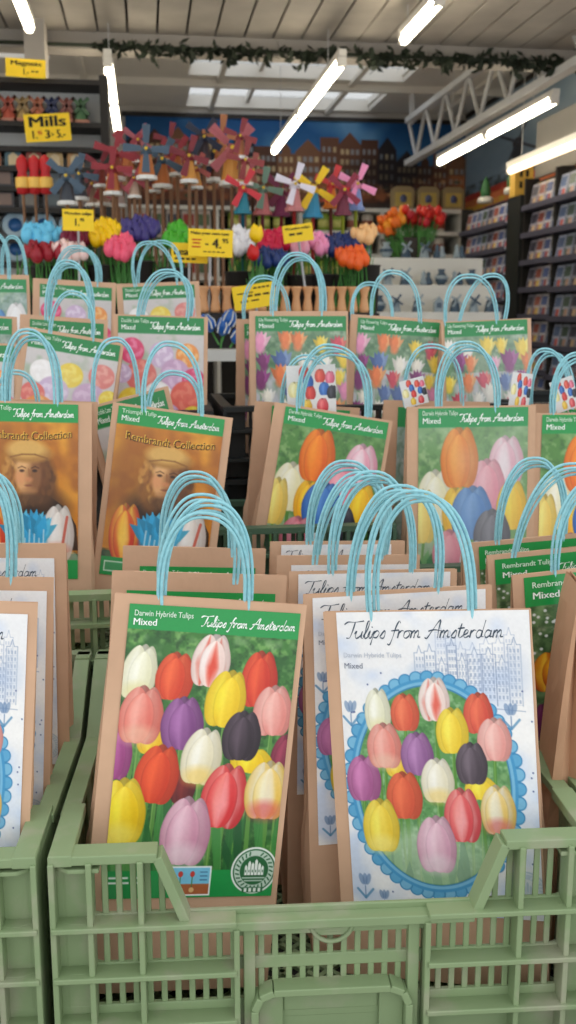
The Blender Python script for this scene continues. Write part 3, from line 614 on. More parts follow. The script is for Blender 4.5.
# fourth row
F4 = 1.262
bag((-62, 274, 2.42), (29, 275, 2.42), F4, 'plain', -55, 26, .01, .2, 'fourth row bag at the left edge with red and blue tulips', [(-20, 9, -6, 234), (2, 26, 12, 237)], 4, .05)
bag((33, 278, 2.42), (116, 283, 2.42), F4, 'peony', 40, 112, .012, .2, 'fourth row bag second from left under raised cords', [(56, 97, 77, 247), (59, 100, 82, 250)], 4, .05)
bag((116, 284, 2.42), (199, 281, 2.42), F4, 'peonyf', 122, 194, .008, .2, 'fourth row bag third from left, beside the wooden vases', [(136, 178, 148, 243), (138, 182, 160, 242)], 4, .05)
# small printed tags tucked into the bags
for (tx, ty, Y, tw, th, rot, lb) in [(286, 366, 1.70, 50, 50, -2, 'leftmost small tulip tag standing in the bags'), (399, 382, 1.70, 26, 28, -14, 'small tilted tulip tag in front of the middle star-bloom bag'),
                          (513, 372, 1.70, 22, 36, 6, 'small tulip tag below the pale star-bloom bag'), (549, 383, 1.70, 26, 34, -18, 'small tilted tulip tag at the right picture edge')]:
    p = P(tx, ty, Y); s = Y/1000.; root = empty('tulip_tag', p, lb, 'tag', 'small tulip tags'); root.rotation_euler = (0, R(rot), 0)
    o = bpy.data.objects.new('print', CARDS['tag']); col.objects.link(o); o.parent = root; o.scale = (tw*s, 1, th*s)
    m = MB(); m.tube([(tw*s/2, .003, -th*s*.5), (tw*s/2, .003, -th*s-.27)], .0015, 6); m.build('stick', M['white'], root)
# ------------------------------------------------------------------ crates
def crate(x0, y0, w, d, zb, h, label, m='green', notch=True, rise=.06, fine=True):
    """moulded crate; origin front left bottom"""
    root = empty('plastic_crate', (x0, y0, zb), label, 'crate')
    T = .004; nd = .080 if notch else 0; zn = h-nd
    xa, xb = .108, .138
    # ---- front
    f = MB()
    prof = [(.0, h), (xa, h), (xb, zn), (w-xb, zn), (w-xa, h), (w, h)] if notch else [(0, h), (w, h)]
    for a, b in zip(prof[:-1], prof[1:]):
        f.bar((a[0], -.004, a[1]-.005), (b[0], -.004, b[1]-.005), .026, .010)
    def top(x):
        for a, b in zip(prof[:-1], prof[1:]):
            if a[0] <= x <= b[0]: return a[1]+(b[1]-a[1])*(x-a[0])/max(1e-6, b[0]-a[0])
        return h
    l1 = h-.078; l2 = h-.134; l3 = h-.190
    ribs = [.003, .040, .091, .187, w-.187, w-.091, w-.040, w-.003]
    if not notch:
        ribs = [.003]+[i*w/8 for i in range(1, 8)]+[w-.003]; l1 = h-.045; l2 = h-.10; l3 = -1
    for x in ribs: f.box(x-.003, x+.003, -.020, .0061, 0.0003, top(x)-.007)
    segs = [(0, .188), (w-.188, w)] if notch else [(0, w)]
    for a, b in segs:
        for z in (l1, l2, l3):
            if z > .01: f.box(a+.0012, b-.0012, -.0235, .0056, z-.0035, z+.0025)
    f.box(.002, w-.002, -.0003, T+.0003, 0, max(.02, l3 if l3 > 0 else .03)-.0)
    # slotted bars
    x = .05
    while x < w-.05:
        tz = top(x)-.008
        if not (notch and .19 < x < w-.19 and False): f.box(x, x+.0065, .0004, T-.0004, .01, tz)
        x += .0145
    for a, b in ((0, .044), (w-.044, w)): f.box(a+.001, b-.001, -.0007, T+.002, 0.001, h-.0085)
    for z in (l1, l2) if notch else (l1,):
        f.box(.001, w-.001, -.0005, T+.0006, z-.010, z+.0045)
    if l3 > 0: f.box(.001, w-.001, -.0009, T+.0009, l3-.0125, l3+.012)
    if notch:
        # upright frame around the middle, half-round stop under the rim and the rounded hand grip frame
        for xx in (.200, w-.200): f.box(xx-.006, xx+.006, -.010, .0033, .0006, zn-.0086)
        f.box(.189, w-.189, -.0062, .0047, zn-.022, zn-.009)
        c = w/2
        arc = [(c+.022*math.cos(t), -.006, zn-.010-.022*math.sin(t)) for t in [i*PI/10 for i in range(11)]]
        f.tube([Vector(p) for p in arc], .0028, 6)
        f.box(c-.018, c+.018, -.0052, .0029, zn-.026, zn-.0095)
        grip = MB(); f_ = f; f = grip
        for g0, g1 in ((.205, w-.205),):
            zt = zn-.082
            pts = [(g0, 0), (g0, zt-.02), (g0+.006, zt-.006), (g0+.02, zt), (g1-.02, zt), (g1-.006, zt-.006), (g1, zt-.02), (g1, 0)]
            for a, b in zip(pts[:-1], pts[1:]): f.bar((a[0], -.008, a[1]), (b[0], -.008, b[1]), .022, .008)
            f.box(g0+.004, g0+.03, -.0066, -.0001, 0.0009, zt-.0041); f.box(g1-.03, g1-.004, -.0066, -.0001, 0.0009, zt-.0041)
            f.box(g0+.031, g1-.031, -.0023, 0.0023, zt-.032, zt-.0043)
        f = f_
    # rounded corner shells
    for cx, sg in ((0, 1), (w, -1)):
        pts = []
        for i in range(7):
            a = PI/2*i/6; pts.append((cx+sg*(.014-.014*math.cos(a)), .014-.014*math.sin(a)))
        vs = [(x, y-.001, z) for z in (0, h-.006) for x, y in pts]
        vs += [(x+sg*.003, y+.003, z) for z in (0, h-.006) for x, y in pts]
        fs = [(i, i+1, 8+i, 7+i) for i in range(6)]+[(14+i, 21+i, 22+i, 15+i) for i in range(6)]
        f.add(vs, fs, 0, True)
        if notch:
            for z in (h-.0165, l1+.0007, l2+.0007, l3+.0007):
                pl = [(cx+sg*.001, .03), (cx+sg*.001, .006), (cx+sg*.008, -.009), (cx+sg*.02, -.016), (cx+sg*.05, -.016), (cx+sg*.05, .006)]
                n = len(pl); vs = [(a, b, z-.003) for a, b in pl]+[(a, b, z+.002) for a, b in pl]
                f.add(vs, [tuple(range(n))[::-1], tuple(range(n, 2*n))]+[(i, (i+1) % n, n+(i+1) % n, n+i) for i in range(n)])
            f.box(min(cx+sg*.0005, cx+sg*.024), max(cx+sg*.0005, cx+sg*.024), -.0172, .095, h-.011, h+.0012)
    fo = f.build('front_panel', M[m], root, .0012 if fine else 0)
    if notch: grip.build('hand_grip', M[m], fo, .0012)
    # ---- sides
    for sx in (0, w):
        s = MB(); sg = 1 if sx == 0 else -1; xi = sx+sg*T
        sp = [(.08, h-.004), (d-.14, h-.010), (d-.03, h+rise), (d, h+rise)] if rise else [(0, h), (d, h)]
        for a, b in zip(sp[:-1], sp[1:]):
            s.bar((sx+sg*.008, a[0], a[1]-.005), (sx+sg*.008, b[0], b[1]-.005), .020, .010, side=Vector((1, 0, 0)))
        def ts(y):
            for a, b in zip(sp[:-1], sp[1:]):
                if a[0] <= y <= b[0]: return a[1]+(b[1]-a[1])*(y-a[0])/max(1e-6, b[0]-a[0])
            return h
        y = .0
        N = 24
        for i in range(N):
            ya, yb_ = d*i/N, d*(i+1)/N; t0, t1 = ts(ya)-.008, ts(yb_)-.008
            x_0, x_1 = min(sx, xi), max(sx, xi)
            vs = [(x_0, ya, 0), (x_0, yb_, 0), (x_0, yb_, t1), (x_0, ya, t0), (x_1, ya, 0), (x_1, yb_, 0), (x_1, yb_, t1), (x_1, ya, t0)]
            s.add(vs, [(0, 3, 2, 1), (4, 5, 6, 7), (0, 1, 5, 4), (3, 7, 6, 2), (0, 4, 7, 3), (1, 2, 6, 5)])
        for i in range(1, 6): s.box(min(sx-sg*.0004, xi+sg*.004), max(sx-sg*.0004, xi+sg*.004), d*i/6-.003, d*i/6+.003, 0.0007, h-.02)
        s.build('side_panel', M[m], root, .001 if fine else 0)
    # ---- back
    b = MB(); hb = h+rise
    b.bar((0, d-.004, hb-.005), (w, d-.004, hb-.005), .020, .010)
    b.box(0.005, w-.005, d-T, d, 0.0003, .03); b.box(0.005, w-.005, d-T, d, hb-.05, hb-.0085); b.box(0.005, w-.005, d-T, d, h*.5-.01, h*.5+.01)
    x = .01
    while x < w-.01: b.box(x, x+.010, d-T+.0004, d-.0004, .02, hb-.04); x += .021
    b.build('back_panel', M[m], root)
    g = MB(); k = 0.
    g.box(0, w, 0, .03, 0, .004); g.box(0, w, d-.03, d, 0, .004)
    n = int((w+d)/.028)
    for i in range(n):
        a = i*.028-d
        for sgn in (1, -1):
            xs0, xs1 = a, a+d; ya0, yb0 = 0., d
            if xs0 < 0.004: ya0 = .004-xs0; xs0 = .004
            if xs1 > w-.004: yb0 -= xs1-(w-.004); xs1 = w-.004
            if ya0 >= yb0: continue
            q0, q1 = (ya0, yb0) if sgn > 0 else (d-ya0, d-yb0)
            g.bar((xs0, q0, .003), (xs1, q1, .003), .006, .005, side=Vector((1, 0, 0)))
    g.build('base_grid', M[m], root)
    return root
rim1 = P(62, 851, .945).z
xl = P(50, 855, .95).x; W1 = .572; CR = R(-4.0); ZB = .685
k1 = crate(xl, .95, W1, .44, ZB, rim1-ZB, 'big green slotted crate in front holding the two sharp tulip bags')
k3 = crate(xl+(.011+W1)*math.cos(CR), .95+(.011+W1)*math.sin(CR), W1, .44, ZB, rim1-ZB, 'green crate cut off by the right edge, holding the striped-tulip bags')
k3.rotation_euler = (0, 0, CR)
k2 = crate(xl-(.011+W1)*math.cos(CR), .95-(.011+W1)*math.sin(CR), W1, .44, ZB, rim1-ZB, 'green crate at the lower left corner, left neighbour of the big front crate')
k1.rotation_euler = (0, 0, CR); k2.rotation_euler = (0, 0, CR)
# second row left / right
x2 = P(198, 588, 1.43).x
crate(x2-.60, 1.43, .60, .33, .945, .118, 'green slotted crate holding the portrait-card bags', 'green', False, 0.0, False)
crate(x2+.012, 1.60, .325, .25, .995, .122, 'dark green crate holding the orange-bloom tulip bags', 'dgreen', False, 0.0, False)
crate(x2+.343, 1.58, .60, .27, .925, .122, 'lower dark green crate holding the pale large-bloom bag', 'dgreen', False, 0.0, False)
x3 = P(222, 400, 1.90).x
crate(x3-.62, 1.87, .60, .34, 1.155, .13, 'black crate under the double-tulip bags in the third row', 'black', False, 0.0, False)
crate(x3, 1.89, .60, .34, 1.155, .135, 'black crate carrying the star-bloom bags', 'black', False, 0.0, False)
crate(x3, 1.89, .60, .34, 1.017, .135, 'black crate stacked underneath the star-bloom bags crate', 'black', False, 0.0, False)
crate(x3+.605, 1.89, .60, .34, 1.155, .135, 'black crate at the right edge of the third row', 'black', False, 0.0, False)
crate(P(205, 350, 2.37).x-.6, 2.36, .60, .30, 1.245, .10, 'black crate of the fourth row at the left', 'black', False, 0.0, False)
# tiered stand carrying the crates
def tier(name, x0, x1, y0, y1, z, label, m='dark'):
    root = empty(name, ((x0+x1)/2, (y0+y1)/2, 0), label, 'stand'); hx, hy = (x1-x0)/2, (y1-y0)/2
    b = MB(); b.box(-hx, hx, -hy, hy, z-.03, z); b.build('top_board', M[m], root)
    for sx in (-1, 1):
        for sy in (-1, 1):
            l = MB(); l.box(sx*hx-(.04 if sx > 0 else 0), sx*hx+(.04 if sx < 0 else 0), sy*hy-(.04 if sy > 0 else 0), sy*hy+(.04 if sy < 0 else 0), 0, z-.03); l.build('leg', M[m], root)
    return root
tier('display_bench', xl-.62, xl+1.2, .82, 1.40, ZB, 'low dark bench under the front green crates')
tier('display_bench', -1.1, x2+.004, 1.425, 1.80, .945, 'dark bench under the green crate of portrait bags')
tier('display_bench', x2+.010, x2+.338, 1.59, 1.865, .995, 'dark bench under the orange-bloom crate')
tier('display_bench', x2+.342, 1.4, 1.57, 1.865, .925, 'dark bench under the lower dark green crate')
tier('display_bench', -1.1, x3-.008, 1.87, 2.30, 1.155, 'dark bench under the left third row crate')
tier('display_bench', x3-.004, 1.4, 1.885, 2.30, 1.016, 'dark bench under the stacked black crates')
bb = MB(); bb.box(x3+.605, x3+1.2, 1.90, 2.22, 1.016, 1.155); tag(bb.build('riser_box', M['dark']), 'dark riser box under the right third row crate', 'box')
tier('display_bench', -1.1, P(205, 350, 2.36).x+.02, 2.35, 2.70, 1.245, 'dark bench under the fourth row crate')
# ------------------------------------------------------------------ room shell
def sbox(name, x0, x1, y0, y1, z0, z1, m): b = MB(); b.box(x0, x1, y0, y1, z0, z1); return struct(b.build(name, M[m]))
RX = P(468, 160, 9.0).x; LX = -3.4; CH = 3.22; CANZ = 2.80
sbox('floor', -6, 6, -3, 9.3, -.1, 0, 'floor')
sbox('wall_back', LX, RX+.1, 9.0, 9.15, 0, CH+.2, 'wallm')
sbox('wall_right', RX, RX+.12, 3.2, 9.0, 0, CH+.2, 'wallm')
sbox('wall_left', LX-.12, LX, 3.2, 9.15, 0, CH+.2, 'wallm')
# canopy of planks running in depth
b = MB(); x = LX
while x < RX+.5: b.box(x, x+.128, 2.4, 5.2, CANZ, CANZ+.02); x += .140
b.box(LX, RX+.6, 2.4, 5.2, CANZ+.05, CANZ+.07, 1)  # solid dark slab added above the planks to stop sky light leaking through
struct(b.build('ceiling', [M['plank'], M['dark']]))
b = MB(); b.box(LX, RX+.6, 5.2, 5.34, CANZ-.075, CH+.2); b.box(LX, RX+.6, 5.17, 5.199, CANZ-.085, CANZ-.045); b.box(LX, RX+.6, 2.3, 2.4, CANZ-.1, CANZ+.12)
struct(b.build('trim_1', M['beam']))
# inner ceiling with skylight openings
def ceil_holes():
    b = MB(); holes = []
    for (a, c, y0, y1) in ((192, 425, 57, 78), (190, 390, 88, 110)):
        Ya = (CH-CAMZ)/((P(288, y0, 1).z-CAMZ)); Yb = (CH-CAMZ)/((P(288, y1, 1).z-CAMZ))
        holes.append((P(a, y0, Ya).x, P(c, y0, Ya).x, Ya, Yb))
    holes = [(holes[0][0], holes[0][1], holes[0][2], holes[0][3]), (holes[1][0], holes[1][1], holes[1][2], min(8.95, holes[1][3])), ]
    Yl = (CH-CAMZ)/(P(20, 58, 1).z-CAMZ); holes.append((P(-60, 58, Yl).x-1.0, P(50, 58, Yl).x, Yl-.9, Yl))
    xs = sorted({LX, RX+.6} | {h_[0] for h_ in holes} | {h_[1] for h_ in holes}); ys = sorted({5.3, 9.15} | {h_[2] for h_ in holes} | {h_[3] for h_ in holes})
    for i in range(len(xs)-1):
        for j in range(len(ys)-1):
            cx, cy = (xs[i]+xs[i+1])/2, (ys[j]+ys[j+1])/2
            if any(h_[0] < cx < h_[1] and h_[2] < cy < h_[3] for h_ in holes): continue
            b.box(xs[i], xs[i+1], ys[j], ys[j+1], CH, CH+.12)
    for y in (5.7, 8.0): b.box(LX, RX, y-.03, y+.03, CH-.05, CH)
    for k in range(7): b.box(LX+k*1.0-.02, LX+k*1.0+.02, 5.3, 9.1, CH-.03, CH)
    struct(b.build('ceiling', M['ceil'])); return holes
holes = ceil_holes()
gl = bpy.data.materials.new('skylight glazing'); gl.use_nodes = True
nt = gl.node_tree; nt.nodes.clear(); o_ = nt.nodes.new('ShaderNodeOutputMaterial'); tr = nt.nodes.new('ShaderNodeBsdfTransparent'); tl_ = nt.nodes.new('ShaderNodeBsdfTranslucent'); mx = nt.nodes.new('ShaderNodeMixShader')
tr.inputs['Color'].default_value = (.93, .95, .97, 1); tl_.inputs['Color'].default_value = (.9, .9, .9, 1); mx.inputs['Fac'].default_value = .25
nt.links.new(tr.outputs[0], mx.inputs[1]); nt.links.new(tl_.outputs[0], mx.inputs[2]); nt.links.new(mx.outputs[0], o_.inputs['Surface'])
for i, h_ in enumerate(holes):
    b = MB(); b.box(h_[0], h_[1], h_[2], h_[3], CH+.09, CH+.10); w_ = struct(b.build('window_%d' % (i+1), gl))
    f = MB()
    for t in (.0, .33, .66, 1.0):
        xx = h_[0]+(h_[1]-h_[0])*t; f.box(xx-.015, xx+.015, h_[2], h_[3], CH+.04, CH+.09)
    o = f.build('window_frame', M['ceil'], w_)
# column on the left, above the cabinet
p = P(28, 60, 5.15); q = P(48, 60, 5.15); sbox('trim_2', p.x, q.x, 5.0, 5.16, 0, CANZ, 'beam')
# ------------------------------------------------------------------ murals (prints on the walls)
def mural_canal():
    w, h = 340., 120.; cv = Cv(w, h, 1.6, (34, 92, 140)); Y = cv.Y/h
    cv.a[:] = np.array((24, 74, 126))/255.*(1-Y[..., None])+np.array((96, 150, 184))/255.*Y[..., None]
    cv.noise(50, (150, 190, 214), .6, .85, .5, 3, 0, 60)
    r = random.Random(12); x = -4
    while x < w:
        bw = r.uniform(14, 26); t = r.uniform(20, 40)+(10 if x > 260 else 0); c = r.choice([(66, 44, 40), (84, 56, 44), (50, 44, 50), (104, 70, 54), (120, 84, 62), (44, 40, 44)])
        g = r.choice((0, 1, 2))
        if g == 0: cv.poly([(x, h), (x, t+8), (x+bw*.25, t+8), (x+bw*.25, t+3), (x+bw*.5, t-6), (x+bw*.75, t+3), (x+bw*.75, t+8), (x+bw, t+8), (x+bw, h)], c)
        elif g == 1: cv.poly([(x, h), (x, t+6), (x+bw*.5, t-10), (x+bw, t+6), (x+bw, h)], c)
        else: cv.poly([(x, h), (x, t), (x+bw, t), (x+bw, h)], c)
        yy = t+12
        while yy < 92:
            n = 3 if bw < 20 else 4
            for k in range(n): cv.rect(x+2+k*(bw-2)/n, yy, x+2+k*(bw-2)/n+bw*.15, yy+7, (150, 160, 166) if r.random() < .6 else (216, 196, 150), .75)
            yy += 13
        x += bw
    cv.rect(0, 78, w, h, (120, 66, 46), .35); cv.noise(12, (206, 120, 70), .5, .8, .6, 8, 66, 104); cv.rect(0, 104, w, h, (70, 60, 56), .8)
    for k in range(40): cv.ell(r.uniform(0, w), r.uniform(70, 104), r.uniform(2, 5), r.uniform(1.5, 3), r.choice([(200, 90, 60), (60, 80, 60), (220, 170, 120), (40, 36, 40)]), .7, soft=.5)
    cv.ell(262, 66, 46, 20, (40, 34, 34), .6, soft=.8)
    return print_mesh('canal_mural', cv, [], M['mural'], 1)
def mural_field():
    w, h = 240., 160.; cv = Cv(w, h, 1.6, (120, 140, 156)); cv.noise(40, (168, 180, 190), .4, .8, .8, 3, 0, 90)
    # generic windmill and tree line on the horizon
    cv.noise(8, (50, 58, 60), .3, .6, .8, 5, 84, 96)
    for x, s in ((150, 1.3), (60, .8), (206, .9)):
        cv.poly([(x-9*s, 96), (x-5*s, 60), (x+5*s, 60), (x+9*s, 96)], (56, 58, 64)); cv.ell(x, 58, 6*s, 6*s, (60, 50, 50)); cv.line([(x-22*s, 44), (x+22*s, 72)], 2.4, (64, 66, 74)); cv.line([(x-14*s, 80), (x+14*s, 36)], 2.4, (64, 66, 74))
    cs = [(176, 62, 48), (206, 120, 70), (214, 170, 70), (120, 70, 130), (190, 76, 88), (220, 140, 70)]
    for k in range(10): cv.poly([(0, 96+k*7), (w, 92+k*7), (w, 99+k*7), (0, 103+k*7)], cs[k % 6])
    cv.noise(5, (226, 120, 90), .5, .8, .6, 9, 96, h)
    return print_mesh('field_mural', cv, [], M['mural'], 1)
def panel(name, me, origin, xdir, w, h, label, cat, th=.02, parent=None):
    """print with a backing board; origin top left, facing away from the board"""
    root = empty(name, origin, label, cat); root.rotation_euler = (0, 0, xdir)
    o = bpy.data.objects.new('print', me); col.objects.link(o); o.parent = root; o.scale = (w, 1, h); o.location = (0, -.002, 0)
    b = MB(); b.box(0, w, 0, th, -h, 0); b.box(-.03, w, -.012, th, 0, .035); b.build('backing_board', M['dark'], root); return root
a = P(125, 116, 8.97); b_ = P(466, 124, 8.97); zb = P(300, 214, 8.97).z
panel('wall_mural', mural_canal(), (a.x, 8.96, a.z), 0, b_.x-a.x, a.z-zb, 'large blue-sky mural of canal houses on the back wall', 'mural')
panel('wall_mural', mural_field(), (RX-.035, 8.93, CH-.04), -PI/2, 5.0, 1.1, 'mural of flower fields with windmills along the right wall', 'mural')
# ------------------------------------------------------------------ lights in the room, and fill lamps added out of view
def tube(px0, py0, px1, py1, hgt, label, n=1, tm='tube'):
    """fixture parallel to the depth axis; two pixel ends at a given height above the camera"""
    def at(px, py):
        d = P(px, py, 1); Y = hgt/(d.z-CAMZ); return P(px, py, Y)
    a, b = at(px0, py0), at(px1, py1); x = (a.x+b.x)/2; root = empty('fluorescent_lamp', (x, (a.y+b.y)/2, a.z), label, 'lamp', None)
    L = abs(b.y-a.y)/2
    f = MB(); f.box(-.018, .018, -L, L, .026, .055); f.build('housing', M['soil'], root)
    for k in range(n):
        t = MB(); l0 = -L+2*L*k/n+.03; l1_ = -L+2*L*(k+1)/n-.03
        t.tube([(0, l0, .0), (0, l1_, .0)], .021, 10); t.build('tube', M[tm], root)
        for yy in (l0, l1_):
            c = MB(); c.box(-.02, .02, yy-.02, yy+.02, -.015, .035); c.build('lamp_holder', M['soil'], root)
    top = CANZ if max(a.y, b.y) < 5.2 else CH
    for yy in (-L*.7, L*.7):
        yw = (a.y+b.y)/2+yy; tz = (CANZ if yw < 5.2 else CH)-a.z
        if tz > .08: r_ = MB(); r_.tube([(0, yy, .07), (0, yy, tz)], .0022, 6); r_.build('hanger_rod', M['metal'], root)
    return root
tube(440, 0, 403, 42, 1.22, 'fluorescent lamp at top centre right under the plank canopy')
tube(14, -12, 30, 30, 1.22, 'fluorescent lamp at the top left corner')
tube(345, 62, 272, 152, 1.12, 'long fluorescent lamp hanging in front of the canal mural', 2)
tube(106, 62, 119, 132, 1.12, 'fluorescent lamp above the left cabinet end', 2)
tube(558, 100, 437, 163, 1.10, 'fluorescent lamp under the white roof truss', 2)
tube(600, 128, 520, 172, .92, 'fluorescent lamp near the postcard racks at right', 1, 'tube2')
for lx, ly, lb in ((-2.2, 6.2, 'added unseen fill lamp over the left aisle'), (-2.2, 3.8, 'added unseen fill lamp at the left part of the canopy'), (1.6, 3.2, 'added unseen fill lamp under the canopy above the crates'), (-.6, 3.2, 'added unseen fill lamp under the canopy left of the crates')):  # unseen lamps added outside the frame to brighten the dim interior
    hz = CANZ-.14 if ly < 5 else 2.7; root = empty('fluorescent_lamp', (lx, ly, hz), lb, 'lamp'); f = MB(); f.box(-.018, .018, -.7, .7, .026, .06); f.build('housing', M['soil'], root)
    for q in (-.5, .5): t = MB(); t.tube([(0, q, .05), (0, q, (CANZ if ly < 5 else CH)-hz)], .006, 6); t.build('hanger_rod', M['metal'], root)
    t = MB(); t.tube([(0, -.68, 0), (0, .68, 0)], .021, 10); t.build('tube', M['tube'], root)
# roof truss
d = P(500, 112, 1); Y = 1.20/(d.z-CAMZ); tx = P(500, 112, Y).x
root = empty('roof_truss', (tx, 6.5, CAMZ+1.20), 'white lattice roof truss over the right lamp', 'truss')
b = MB(); b.box(-.03, .03, -1.9, 1.6, 0, .04); b.build('chord', M['metal'], root)
b = MB(); b.box(-.03, .03, -1.9, 1.6, .32, .36); b.build('chord', M['metal'], root)
b = MB(); n = 14
for i in range(n):
    y0 = -1.9+3.5*i/n; y1 = -1.9+3.5*(i+1)/n; z0, z1 = (.03, .34) if i % 2 else (.34, .03); b.tube([(0, y0, z0), (0, y1, z1)], .014, 6)
b.build('lattice', M['metal'], root)
for hy in (-1.3+.4, 1.5): b = MB(); b.box(-.015, .015, hy, hy+.03, .3, CH-CAMZ-1.20); b.build('hanger', M['metal'], root)
# ivy garland on the beam
b = MB(); r = random.Random(3)
for k in range(1100):
    px = r.uniform(95, 590); den = .5+.5*math.sin(px*.045+1)*math.sin(px*.13); 
    if r.random() > .25+.75*den: continue
    z = CANZ-.075+r.gauss(0, .016)-.06*den*r.random(); c = P(px, 60, 5.12); c = Vector((c.x, 5.15-r.uniform(0, .06), z)); s = r.uniform(.018, .034)
    a1 = Vector((r.uniform(-1, 1), r.uniform(-.6, .6), r.uniform(-1, 1))).normalized()*s; a2 = a1.cross(Vector((r.uniform(-1, 1), r.uniform(-1, 1), r.uniform(-1, 1)))).normalized()*s*.5
    b.add([c-a1, c+a2, c+a1, c-a2], [(0, 1, 2, 3)])
b.box(LX+.5, RX, 5.13, 5.16, CANZ-.078, CANZ-.068)
tag(b.build('ivy_garland', M['ivy']), 'dark leafy garland strung along the beam under the canopy', 'garland')
# ------------------------------------------------------------------ yellow price signs
def sign(px0, py0, px1, py1, Y, rot, texts, label, stick=None, hooks=None):
    a = P(px0, py0, Y); b_ = P(px1, py1, Y); w = b_.x-a.x; h = a.z-b_.z
    root = empty('price_sign', ((a.x+b_.x)/2, Y, (a.z+b_.z)/2), label, 'sign'); root.rotation_euler = (0, R(rot), 0)
    m = MB(); m.box(-w/2, w/2, 0, .003, -h/2, h/2)
    for t, x, y, s, wm, mi in texts:
        if t.startswith('~'):
            for i in range(int(t[1:])): m.box(-w/2+w*x+w*wm*i/int(t[1:]), -w/2+w*x+w*wm*(i+.75)/int(t[1:]), -.0006, 0, h/2-h*y, h/2-h*y+h*s, mi)
            continue
        vs, fs = sans(t, 0, 0, 1, .03)
        mxv = max(v[0] for v in vs)
        m.add([(-w/2+w*x+v[0]/mxv*w*wm, -.0006-(v[2] if len(v) > 2 else 0)*2, h/2-h*y-v[1]*h*s) for v in vs], fs, mi)
    m.build('sign_card', [M['yellow'], M['ink'], M['redink']], root)
    if stick is not None:
        s = MB(); s.tube([(0, .006, -h/2+.01), (0, .006, stick-(a.z+b_.z)/2)], .004, 6); s.build('stick', M['metal'], root)
    return root
sign(5, 58, 46, 78, 4.40, 2, [('Magnets', .12, .36, .34, .78, 1), ('1.-', .42, .86, .5, .16, 1), ('~2', .64, .7, .07, .2, 1)], 'yellow magnets price sign on top of the left cabinet')
sign(24, 113, 71, 142, 4.40, -4, [('Mills', .08, .46, .55, .84, 1), ('1.', .12, .88, .42, .14, 1), ('95', .27, .74, .2, .1, 2), ('3', .42, .88, .42, .12, 1), ('for', .57, .8, .16, .06, 1), ('5.-', .68, .88, .42, .2, 1)], 'yellow mills price sign hanging on the left cabinet')
sign(62, 209, 94, 231, 3.1, 1, [('Wooden tulips', .06, .26, .2, .88, 1), ('1.', .36, .76, .48, .18, 1), ('95', .56, .56, .22, .14, 1)], 'small yellow wooden tulips sign above burgundy tulips', 1.37)
sign(188, 229, 233, 257, 2.95, 2, [('Make your own case', .05, .2, .16, .86, 1), ('~1', .08, .42, .05, .28, 2), ('~1', .1, .54, .05, .22, 2), ('~1', .08, .68, .05, .26, 2), ('~2', .38, .58, .06, .08, 1), ('4.', .54, .68, .5, .2, 1), ('95', .76, .48, .24, .14, 1), ('~5', .34, .84, .04, .5, 1)], 'yellow sign reading 4.95 beside the green leaves', 1.37)
sign(171, 243, 208, 263, 3.0, 2, [('Lea', .06, .6, .5, .42, 1), ('~4', .1, .85, .1, .6, 1)], 'yellow sign half hidden behind the 4.95 sign', 1.37)
sign(233, 284, 276, 308, 2.82, -9, [('~4', .5, .2, .07, .4, 1), ('~1', .1, .35, .05, .5, 1), ('~3', .3, .5, .08, .6, 1), ('~2', .15, .7, .06, .5, 1)], 'tilted yellow sign in front of the wooden vases', 1.37)
sign(283, 224, 313, 242, 3.1, -8, [('Wooden tulips', .08, .28, .2, .84, 1), ('~2', .2, .6, .12, .5, 1)], 'tilted yellow sign above the pink tulips', 1.37)
# ------------------------------------------------------------------ tulip table
TZ = 1.37; ta = P(-140, 350, 2.76).x; tb = P(392, 350, 2.76).x
tier('display_table', ta, tb, 2.74, 3.75, TZ, 'long table carrying wooden tulips, vases and windmills', 'white')
ra = P(198, 312, 2.90).x; rb = P(378, 312, 2.90).x
b = MB(); b.box(ra, rb, 2.88, 3.03, TZ, 1.47); tag(b.build('wooden_riser', M['dark']), 'dark riser box under the row of wooden vases', 'box')
vz = MB(); vz.lathe([(.010, 0), (.0145, .002), (.0150, .012), (.0115, .030), (.0095, .045), (.0125, .060), (.0165, .070), (.0165, .075), (.012, .075)], 14)
vm = vz.mesh('wooden_vase', M['wood']); k = 0; x = ra+.018
while x < rb-.01:
    o = bpy.data.objects.new('wooden_vase', vm); col.objects.link(o); o.location = (x, 2.93, 1.47); x += .0335
    tag(o, 'small turned pale wood vase standing in a row under the tulip buckets', 'vase', 'turned wooden vases in a row')
